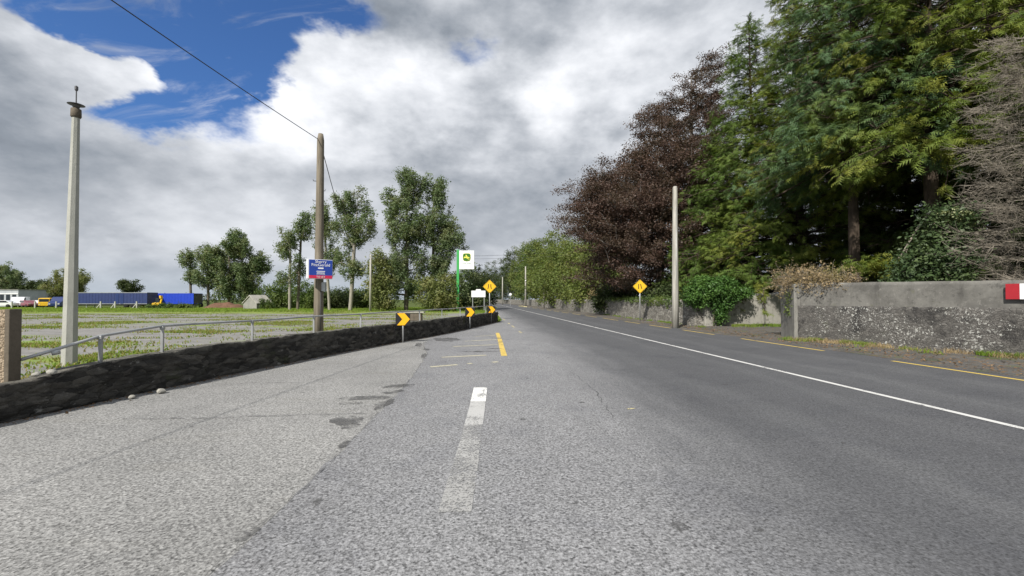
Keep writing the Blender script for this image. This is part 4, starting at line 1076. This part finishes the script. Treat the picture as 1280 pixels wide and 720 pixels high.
# shield with a leaping deer
sh = [(-.50, .36), (-.42, .50), (-.2, .53), (.2, .53), (.42, .50), (.5, .36), (.52, 0), (.48, -.32), (.36, -.46), (.0, -.52), (-.36, -.46), (-.48, -.32), (-.52, 0)]
T0 = Matrix.Translation((1.26, -.185, 7.4))
m = MB(); m.prism([(x * 1.06, z * 1.06) for x, z in sh], .02, T0); m.build('emblem_rim', M['logo_yellow'], ts)
m = MB(); m.prism(sh, .02, Matrix.Translation((1.26, -.20, 7.4))); em = m.build('emblem', M['logo_green'], ts)
deer = [(-.46, .02), (-.30, .12), (-.16, .13), (-.06, .10), (-.10, .22), (-.20, .34), (-.12, .40), (-.06, .33), (-.02, .42), (.02, .30), (.06, .22), (.12, .10), (.28, .06), (.40, .0), (.46, -.10), (.40, -.14), (.34, -.06), (.20, -.08), (.26, -.20), (.44, -.30), (.40, -.34), (.18, -.24), (.08, -.12), (-.10, -.10), (-.24, -.02), (-.34, -.10), (-.44, -.14), (-.46, -.10), (-.34, -.04)]
m = MB(); m.prism([(x * .92, z * .92) for x, z in deer], .02, Matrix.Translation((1.26, -.215, 7.38))); m.build('leaping_deer', M['logo_yellow'], em)
text('lettering', 'JOHN DEERE', .20, M['logo_green'], ts, (1.26, -.175, 6.55))

wb = thing('notice_board', ((598 - 640) / 537 * 60, 60, 0), 'white notice board with a raised centre on two posts beside the far road', 'sign')
m = MB(); m.prism([(-.98, 1.95), (.98, 1.95), (.98, 2.85), (.4, 2.85), (.3, 3.06), (-.3, 3.06), (-.4, 2.85), (-.98, 2.85)], .08, Matrix.Identity(4)); m.build('board', M['white'], wb)
for s in (-1, 1):
    m = MB(); m.box((s * .8, .06, .95), (.09, .09, 2.1)); m.build('post', M['galv'], wb)

def diamond(x, y, zc, half, label, kind, rz, ph):
    o = thing('warning_sign', (x, y, 0), label, 'sign', 'yellow diamond road signs', rz)
    rb_ = .09
    m = MB(); m.tube([(0, .05, -.1), (0, .05, zc + half * .8)], .038, 10); m.build('post', M['galv'], o, True)
    def dia(h):
        c = .08; return [(-h + c * .4, -c * .4), (-h + c * .4, c * .4), (-c * .4, h - c * .4), (c * .4, h - c * .4), (h - c * .4, c * .4), (h - c * .4, -c * .4), (c * .4, -h + c * .4), (-c * .4, -h + c * .4)]
    m = MB(); m.prism(dia(half), .012, Matrix.Translation((0, 0, zc))); pl = m.build('sign_plate', M['yellow'], o)
    m = MB(); d1 = dia(half * .955); d2 = dia(half * .915)
    for i in range(8):
        j = (i + 1) % 8
        m.add([(d1[i][0], -.0085, d1[i][1] + zc), (d1[j][0], -.0085, d1[j][1] + zc), (d2[j][0], -.0085, d2[j][1] + zc), (d2[i][0], -.0085, d2[i][1] + zc)], [(0, 1, 2, 3)])
    m.build('border', M['black'], pl)
    k = half
    if kind == 'both': L1 = [(-.26, -.36), (-.17, -.02), (-.17, .34)]; L2 = [(.26, -.36), (.17, -.02), (.17, .34)]
    else: L1 = [(-.2, -.36), (-.2, 0), (-.17, .34)]; L2 = [(.26, -.36), (.16, -.05), (.07, .34)]
    w = .055
    for L in (L1, L2):
        m = MB()
        for (a, b), (c, d) in zip(L, L[1:]):
            m.add([((a - w) * k, -.0095, b * k + zc), ((a + w) * k, -.0095, b * k + zc), ((c + w) * k, -.0095, d * k + zc), ((c - w) * k, -.0095, d * k + zc)], [(0, 1, 2, 3)])
        m.build('symbol_bar', M['black'], pl)
    return o
diamond(9.3, 31.2, 2.56, .52, 'yellow diamond road sign by the long stone wall on the right', 'one', R(-6), 0)
diamond(-1.77, 34., 2.64, .55, 'yellow diamond road sign behind the far end of the blackened wall', 'both', R(4), 0)

def chevron(x, y, zc, w, h, rz, label):
    o = thing('chevron_sign', (x, y, 0), label, 'sign', 'chevron boards along the blackened wall', rz)
    m = MB(); m.tube([(0, .035, -.05), (0, .035, zc + h * .3)], .03, 10); m.build('post', M['galv'], o, True)
    m = MB(); m.box((0, 0, zc), (w, .02, h)); pl = m.build('board', M['black'], o, bevel=.004)
    a = [(-.40, -.5), (.12, -.5), (.48, 0), (.12, .5), (-.40, .5), (-.04, 0)]
    m = MB(); m.prism([(q * w, z * h * .97) for q, z in a], .008, Matrix.Translation((0, -.0125, zc))); m.build('arrow', M['amber'], pl)
chevron(-4.06, 16.0, .87, .53, .46, R(6), 'nearest black and yellow chevron board against the blackened wall')
chevron(-2.28, 23.3, .92, .52, .48, R(6), 'middle black and yellow chevron board against the blackened wall')
chevron(-1.40, 29.0, .92, .55, .46, R(6), 'farthest black and yellow chevron board near the blackened wall end')

# small distant road furniture
o = thing('small_road_sign', ((638 - 640) / 537 * 105, 105, 0), 'tiny white road sign on a thin post at the far bend', 'sign')
m = MB(); m.tube([(0, .04, 0), (0, .04, 3.1)], .05, 8); m.build('post', M['galv'], o); m = MB(); m.tube([(0, 0, 2.9), (0, .03, 2.9)], .32, 14); m.build('sign_plate', M['white'], o)
m = MB(); m.prism([(-5.5, 0), (5.5, 0), (5.3, .13), (-5.3, .13)], .9, Matrix.Translation((rx(10.2, 98) , 98, .004)) @ Matrix.Rotation(R(94), 4, 'Z')); m.build('kerb', M['yellow_pale'])
tag(bpy.data.objects['kerb'], kind='structure')

# ------------------------------------------------------------------ yard and far left
def X_(px, Y): return (px - 640) / 537 * Y
def trailer(px0, px1, Y, top, body, label, door=False):
    x0, x1 = X_(px0, Y), X_(px1, Y); L = x1 - x0
    o = thing('lorry_trailer', ((x0 + x1) / 2, Y + 1.25, 0), label, 'trailer', 'blue lorry trailers parked beyond the yard')
    m = MB(); m.box((0, 0, (top + .75) / 2), (L, 2.5, top - .75)); b = m.build('body', M[body], o, bevel=.03)
    m = MB()
    for k in range(int(L / .6)): m.box((-L / 2 + .3 + k * .6, -1.262, (top + .75) / 2), (.05, .02, top - .95))
    m.build('curtain_rib', M[body], b)
    m = MB(); m.box((0, -1.265, top - .06), (L, .03, .1)); m.box((0, -1.265, .80), (L, .03, .1)); m.build('side_rail', M['galv' if door else body], b)
    if door:
        for q in (-.45, .45):
            m = MB(); m.box((L * .15 + q, -1.275, (top + .6) / 2), (.6, .03, top - 1.0)); m.build('side_door', M['car_navy'], b)
    m = MB(); m.box((L / 2 + .006, 0, (top + .75) / 2), (.02, 2.3, top - .95)); m.build('end_panel', M['steel'], o)
    m = MB(); m.box((0, 0, .62), (L * .96, 1.0, .22)); m.build('chassis', M['steel'], o)
    for k in range(3):
        for s in (-1, 1):
            m = MB(); cx = L * .26 + k * 1.25 - .6; m.tube([(cx, s * .95 - .13, .48), (cx, s * .95 + .13, .48)], .48, 16); m.build('wheel', M['rubber'], o, True)
    for s in (-1, 1):
        m = MB(); m.box((-L * .3, s * .8, .35), (.14, .14, .7)); m.build('landing_leg', M['galv'], o)
trailer(86, 184, 82, 2.98, 'trailer_dark', 'long dark blue lorry trailer right of the concrete column', True)
trailer(186.5, 242, 85, 2.85, 'trailer_blue', 'shorter bright blue lorry trailer next to the tree clump')

def digger(x, y):
    o = thing('mini_digger', (x, y, 0), 'small yellow digger arm raised in front of the bright blue trailer', 'digger')
    for s in (-1, 1):
        m = MB(); m.prism([(-.9, .05), (.9, .05), (1.05, .25), (.9, .45), (-.9, .45), (-1.05, .25)], .3, Matrix.Translation((0, s * .5, 0))); m.build('track', M['rubber'], o)
    m = MB(); m.prism([(-.8, .5), (.6, .5), (.6, 1.0), (-.2, 1.05), (-.8, .95)], 1.1, Matrix.Identity(4)); m.build('body', M['plant_yellow'], o, bevel=.05)
    m = MB(); m.prism([(-.2, 1.05), (.5, 1.02), (.45, 1.9), (-.2, 1.9)], .9, Matrix.Identity(4)); m.build('cab', M['glass'], o, bevel=.03)
    m = MB(); m.prism([(.5, .8), (.75, .8), (1.0, 1.7), (.8, 2.4), (.62, 2.4), (.75, 1.7)], .2, Matrix.Translation((0, -.3, 0))); m.build('arm', M['plant_yellow'], o)
    m = MB(); m.prism([(.55, 2.35), (.85, 2.4), (.95, 1.9), (.75, 1.75), (.62, 1.95)], .5, Matrix.Translation((0, -.3, 0))); m.build('bucket', M['plant_yellow'], o)
digger(X_(198, 82), 82)

def car(x, y, rz, body, label, kind='car', group='vehicles parked at the left edge'):
    o = thing('parked_' + kind, (x, y, 0), label, kind, group, rz)
    if kind == 'van':
        prof = [(-2.4, .35), (2.4, .35), (2.45, .9), (2.2, 1.15), (1.75, 1.25), (1.15, 2.0), (.9, 2.15), (-2.35, 2.2), (-2.42, .9)]; glz = [(1.15, 1.3), (1.68, 1.28), (1.12, 1.92), (.4, 1.98), (.4, 1.3)]; w = 1.9
    elif kind == 'truck':
        prof = [(-3, .7), (3., .5), (3.05, 1.4), (2.9, 2.6), (1.4, 2.7), (1.3, 1.2), (-3, 1.2)]; glz = [(1.7, 1.6), (2.85, 1.6), (2.75, 2.4), (1.7, 2.4)]; w = 2.3
    else:
        prof = [(-2.1, .35), (2.1, .35), (2.15, .7), (1.9, .88), (1.0, .98), (.35, 1.42), (-1.0, 1.46), (-1.8, 1.0), (-2.1, .95), (-2.15, .6)]; glz = [(-1.45, 1.0), (.85, 1.0), (.28, 1.37), (-.95, 1.4)]; w = 1.75
    m = MB(); m.prism(prof, w, Matrix.Identity(4)); m.build('body', M[body], o, bevel=.06)
    m = MB(); m.prism(glz, w + .02, Matrix.Identity(4)); m.build('side_window', M['glass'], o)
    fr_ = prof[-1][0]
    xw = 1.35 if kind != 'truck' else 2.1
    for sx in (-1, 1):
        for s in (-1, 1):
            m = MB(); m.tube([(sx * xw, s * (w / 2 - .1) - .1, .34), (sx * xw, s * (w / 2 - .1) + .12, .34)], .34 if kind != 'truck' else .48, 16); m.build('wheel', M['rubber'], o, True)
    zf = .75 if kind != 'truck' else .9
    for s in (-1, 1):
        m = MB(); m.box((2.12 if kind == 'car' else (2.44 if kind == 'van' else 3.04), s * (w / 2 - .25), zf), (.06, .3, .16)); m.build('headlight', M['lamp'], o)
    if kind == 'truck':
        m = MB(); m.box((3.0, 0, 2.0), (.06, w * .85, .8)); m.build('windscreen', M['glass'], o)
        m = MB(); m.box((-1.0, 0, 1.45), (3.6, w, .5)); m.box((-2.75, 0, 2.0), (.12, w, 1.2)); m.build('tipper_body', M[body], o, bevel=.03)
    return o
car(X_(61.5, 88), 88, R(-62), 'plant_yellow', 'yellow flatbed truck parked left of the concrete column', 'truck').scale = (.72, .72, .72)
car(X_(77.5, 87), 87, R(-70), 'car_navy', 'dark blue van with pale roof partly behind the concrete column', 'van')
car(X_(25, 92), 92, R(-55), 'car_white', 'white high-roofed van in front of the white shed', 'van')
car(X_(35.5, 91), 91, R(-20), 'car_red', 'dull red car parked between the white van and white cars', 'car')
car(X_(45, 93), 93, R(-30), 'car_white', 'white car parked just left of the yellow truck', 'car')
car(X_(52, 98), 98, R(-30), 'car_white', 'white car farthest back behind the yellow truck', 'car')
car(X_(3, 88), 88, R(200), 'car_white', 'white car cut by the left edge of the photo', 'car')

b = thing('shed', (X_(28, 106), 109, 0), 'low white flat-roofed shed behind the parked cars at left', 'shed')
m = MB(); m.box((0, 0, 1.6), (5.6, 6, 3.2)); m.build('wall', M['shed_white'], b)
m = MB(); m.box((0, 0, 3.27), (5.9, 6.3, .14)); m.build('roof', M['white'], b)
m = MB(); m.box((-1.2, -3.012, 2.4), (1.0, .03, .5)); m.build('window', M['glass'], b)
m = MB(); m.box((1.2, -3.012, 1.1), (1.0, .03, 2.1)); m.build('door', M['shed_grey'], b)
b = thing('office_building', (X_(-8, 100), 104, 0), 'grey building with tall dark windows cut by the left edge', 'building')
m = MB(); m.box((0, 0, 1.95), (9.2, 6, 3.9)); w_ = m.build('wall', M['shed_grey'], b)
m = MB(); m.box((0, 0, 3.97), (9.5, 6.3, .14)); m.build('roof', M['roof_grey'], b)
for k in range(6):
    m = MB(); m.box((-3.6 + k * 1.45, -3.012, 1.9), (.95, .03, 1.8)); m.build('window', M['glass'], w_)
m = MB(); m.box((0, -3.03, 3.0), (9.2, .06, .25)); m.build('fascia', M['shed_white'], w_)

GPO = 'concrete fence posts beyond the yard'
for i, (px, st, lb) in enumerate([(15, 0, 'pale fence post in front of the white high-roofed van'), (44, 0, 'pale fence post in front of the white car'), (70.5, 0, 'pale fence post between the yellow truck and dark blue van'), (126, 1, 'pale fence post with a sloping stay right of the concrete column'), (144, 1, 'pale fence post with a sloping stay below the trailer side doors'), (171, 1, 'pale fence post with a sloping stay near the bright blue trailer')]):
    o = thing('fence_post', (X_(px, 78), 78, 0), lb, 'post', GPO)
    m = MB(); m.box((0, 0, .6), (.2, .16, 1.35)); m.build('post', M['concrete_pole'], o, bevel=.01)
    if st:
        m = MB(); m.box((-.38, 0, .5), (.12, .12, 1.2), 0, 0, R(38)); m.build('stay', M['concrete_pole'], o)

hut = thing('stone_hut', (X_(322, 74), 74, 0), 'small sunken hut with a grey pitched roof in front of the poplars', 'hut', rz=R(-28))
m = MB(); m.prism([(-1.9, 0), (1.9, 0), (1.9, .9), (0, 2.15), (-1.9, .9)], 2.6, Matrix.Identity(4)); m.build('wall', M['roof_grey'], hut)
m = MB(); m.prism([(-2.1, .86), (0, 2.24), (2.1, .86), (2.1, 1.0), (0, 2.4), (-2.1, 1.0)], 2.9, Matrix.Identity(4)); m.build('roof', M['concrete'], hut)
bush('hut_creeper', (X_(333, 72.5), 72.5, 0), 'green creeper growing over the right side of the small hut', [((0, 0, .8), (1.2, .8, .9), 40)], M['leaf_hedge'], 60, .4, .18)
# soil heap
V = []; F = []
nx, ny = 40, 10
for i in range(nx + 1):
    for j in range(ny + 1):
        a, c = i / nx, j / ny
        h = max(0, math.sin(a * math.pi)) ** .6 * math.sin(c * math.pi) * (.95 + .5 * mnoise.noise((a * 6, c * 3, 1))) - .05
        V.append((X_(248, 80) + a * 8.2, 80 + c * 3, h))
for i in range(nx):
    for j in range(ny): k = i * (ny + 1) + j; F.append((k, k + ny + 1, k + ny + 2, k + 1))
tag(np_mesh('soil_heap', V, F, M['heap'], smooth=True), 'long heap of reddish brown soil below the round tree clump', 'soil heap')
bush('rough_hedge', (X_(213, 77), 77, 0), 'low rough hedge growing in front of the bright blue trailer', [((0, 0, .35), (5.6, .6, .5), 110)], M['leaf_hedge'], 50, .4, .2, h=.5)

# low pale barrier seen over the nearest chevron
lb = thing('concrete_barrier', (X_(512, 33), 33, 0), 'low dark block with a pale slab top in the yard behind the nearest chevron', 'barrier')
m = MB(); m.box((0, 0, .28), (1.9, .5, .56)); m.build('block', M['pier_edge'], lb, bevel=.02)
m = MB(); m.box((-.3, 0, .63), (2.9, .6, .1)); m.build('slab', M['concrete'], lb, bevel=.01)
o = thing('brick_wall', (X_(594, 84), 84, 0), 'short red brick wall below the white notice board', 'wall')
m = MB(); m.box((0, 0, .9), (1.6, .3, 1.8)); m.build('wall', M['brick'], o); m = MB(); m.box((0, 0, 1.85), (1.7, .4, .1)); m.build('coping', M['concrete'], o)

# ------------------------------------------------------------------ sky
SUN_AZ, SUN_EL = R(211), R(42)
w = bpy.data.worlds.new('World'); scene.world = w; w.use_nodes = True; w.node_tree.nodes.clear()
n = NT(w.node_tree)
sky = n.new('ShaderNodeTexSky', sky_type='NISHITA', sun_disc=False, sun_elevation=SUN_EL, sun_rotation=SUN_AZ, altitude=20, air_density=1., dust_density=.6, ozone_density=2.5).outputs[0]
D = n.new('ShaderNodeTexCoord').outputs['Generated']
sp = n.new('ShaderNodeSeparateXYZ', {0: D})
dxx, dyy, dzz = sp.outputs
# clouds lie in a flat layer: stretch them towards the horizon
el = n.m('ARCSINE', dzz); az = n.m('ARCTAN2', dxx, dyy)
den = n.m('ADD', n.m('MAXIMUM', dzz, 0.), .50)
P = n.new('ShaderNodeCombineXYZ', {0: n.m('DIVIDE', dxx, den), 1: n.m('DIVIDE', dyy, den), 2: n.m('MULTIPLY', dzz, 1.2)}).outputs[0]
warp = n.noise(P, 1.6, 7, .62, out=1); wsep = n.new('ShaderNodeSeparateColor', {0: warp})
azw = n.m('ADD', az, n.m('MULTIPLY', n.m('SUBTRACT', wsep.outputs[0], .5), .42))
elw = n.m('ADD', el, n.m('MULTIPLY', n.m('SUBTRACT', wsep.outputs[1], .5), .30))
def gauss(a_px, e_px, sx, sy, rot=0.):
    """soft patch of sky centred on a direction (given through its tangent offsets from straight down the road)"""
    tx = (a_px - 640) / 537; tz = (374.5 - e_px) / 537
    a0 = math.atan(tx); e0 = math.atan(tz * math.cos(a0))
    da = n.m('SUBTRACT', azw, a0); de = n.m('SUBTRACT', elw, e0)
    c, s_ = math.cos(rot), math.sin(rot)
    p = n.m('ADD', n.m('MULTIPLY', da, c), n.m('MULTIPLY', de, s_)); q = n.m('SUBTRACT', n.m('MULTIPLY', de, c), n.m('MULTIPLY', da, s_))
    r2 = n.m('ADD', n.m('POWER', n.m('ABSOLUTE', n.m('DIVIDE', p, sx)), 2.), n.m('POWER', n.m('ABSOLUTE', n.m('DIVIDE', q, sy)), 2.))
    return n.m('EXPONENT', n.m('MULTIPLY', r2, -1.))
def total(lst):
    acc = None
    for (a_, e_, sx, sy, rot, amp) in lst:
        g = n.m('MULTIPLY', gauss(a_, e_, sx, sy, rot), amp); acc = g if acc is None else n.m('ADD', acc, g)
    return acc
holes = total([(190, 45, .21, .10, -.1, 1.25), (95, 22, .12, .07, 0, 1.1), (330, 28, .15, .06, 0, 1.0), (250, 100, .10, .06, .5, .9), (190, 142, .15, .04, 0, 1.5), (600, 62, .07, .03, 0, .72), (440, 38, .10, .025, 0, .6),
               (130, 95, .15, .05, -.15, -1.9), (190, 75, .05, .03, -.7, -1.1), (30, 60, .09, .12, 0, -.6), (20, 90, .10, .16, 0, -.5), (370, 115, .14, .06, .45, -.9)])
fb = n.noise(P, 2.3, 9, .6)
cover = n.m('SUBTRACT', n.m('ADD', 1.0, n.m('MULTIPLY', n.m('SUBTRACT', fb, .5), 1.5)), holes)
behind = n.step(dyy, .2, -.4)            # broken cloud on the rest of the dome
cover = n.m('SUBTRACT', cover, n.m('MULTIPLY', behind, .28))
veil = n.m('MULTIPLY', n.step(n.noise(n.scalevec(P, (1., 2.4, 1)), 4.5, 7, .62, .6), .52, .78), .55)
alpha = n.m('MAXIMUM', n.step(cover, .22, .82), veil)
# puffs: light from above right, so compare the density with that a little way towards the light
P2 = n.new('ShaderNodeVectorMath', {0: P, 1: (.05, .06, .06)}, operation='ADD').outputs[0]
P3 = n.new('ShaderNodeVectorMath', {0: P, 1: (.02, .03, .11)}, operation='ADD').outputs[0]
d1 = n.noise(P, 3.0, 8, .55); d2 = n.noise(P3, 3.0, 8, .55)
puff = n.m('MULTIPLY', n.m('SUBTRACT', d1, d2), 2.4)
fine1 = n.noise(P, 9., 6, .6)
bright = total([(420, 105, .22, .085, .05, .36), (300, 135, .13, .07, 0, .22), (560, 110, .13, .08, 0, .18), (715, 112, .06, .06, 0, .24), (790, 150, .2, .22, 0, .06), (880, 60, .16, .16, 0, .12), (960, 40, .2, .2, 0, .15), (140, 95, .14, .045, -.15, .16), (190, 72, .05, .03, -.6, .2), (130, 300, .18, .06, 0, .10), (330, 250, .12, .08, 0, .1),
                (20, 150, .12, .2, 0, -.16), (560, 20, .22, .085, 0, -.30), (500, 40, .1, .06, 0, -.08), (690, 50, .13, .09, 0, -.20), (420, 215, .3, .05, 0, -.06), (620, 260, .20, .08, 0, -.16), (160, 335, .4, .03, 0, -.05), (590, 330, .16, .08, 0, -.08), (100, 240, .2, .05, 0, -.05), (250, 190, .12, .05, .2, -.06)])
val = n.m('ADD', n.m('ADD', n.m('ADD', .575, bright), n.m('MULTIPLY', puff, n.step(el, .12, .42, .28, .75))), n.m('MULTIPLY', n.m('SUBTRACT', fine1, .5), .16))
val = n.m('ADD', val, n.m('MULTIPLY', n.m('SUBTRACT', fb, .5), n.step(el, .1, .4, .2, .32)))
cl = n.ramp(val, [(.0, (.15, .17, .20)), (.28, (.27, .30, .34)), (.5, (.45, .475, .51)), (.72, (.67, .69, .72)), (1., (.92, .93, .95))])
cl = n.mix(n.step(el, .10, .0, 0, .55), cl, (.42, .49, .56))
mul = n.mix(1., cl, (8.3, 8.35, 8.5), 'MULTIPLY')
skyb = n.mix(1., sky, (.45, .68, 1.0), 'MULTIPLY')
fin = n.mix(alpha, skyb, mul)
bg = n.new('ShaderNodeBackground', {'Color': fin, 'Strength': .1})
n.l.new(bg.outputs[0], n.new('ShaderNodeOutputWorld').inputs[0])
w.cycles.sampling_method = 'MANUAL'; w.cycles.sample_map_resolution = 512

sd = bpy.data.lights.new('sun', 'SUN'); sd.energy = 4.8; sd.angle = R(.53); sd.color = (1., .95, .87)
so = bpy.data.objects.new('sun', sd); col.objects.link(so)
ts_ = Vector((math.sin(SUN_AZ) * math.cos(SUN_EL), math.cos(SUN_AZ) * math.cos(SUN_EL), math.sin(SUN_EL)))
so.rotation_euler = ts_.to_track_quat('Z', 'Y').to_euler(); so.location = ts_ * 60

# ------------------------------------------------------------------ camera
cd = bpy.data.cameras.new('camera'); cd.sensor_width = 36; cd.lens = 537 / 1280 * 36; cd.clip_start = .05; cd.clip_end = 6000
co_ = bpy.data.objects.new('camera', cd); col.objects.link(co_)
co_.location = (0, 0, 1.6); co_.rotation_euler = (R(90 + .9), 0, 0)
cd.shift_y = (14.5 - 8.4) / 1280
scene.camera = co_
scene.view_settings.view_transform = 'Standard'; scene.view_settings.look = 'None'; scene.view_settings.exposure = .42; scene.view_settings.gamma = 1; scene.view_settings.use_curve_mapping = False
scene.cycles.max_bounces = 6; scene.cycles.diffuse_bounces = 3; scene.cycles.glossy_bounces = 2; scene.cycles.transmission_bounces = 4; scene.cycles.transparent_max_bounces = 8
scene.cycles.use_denoising = True
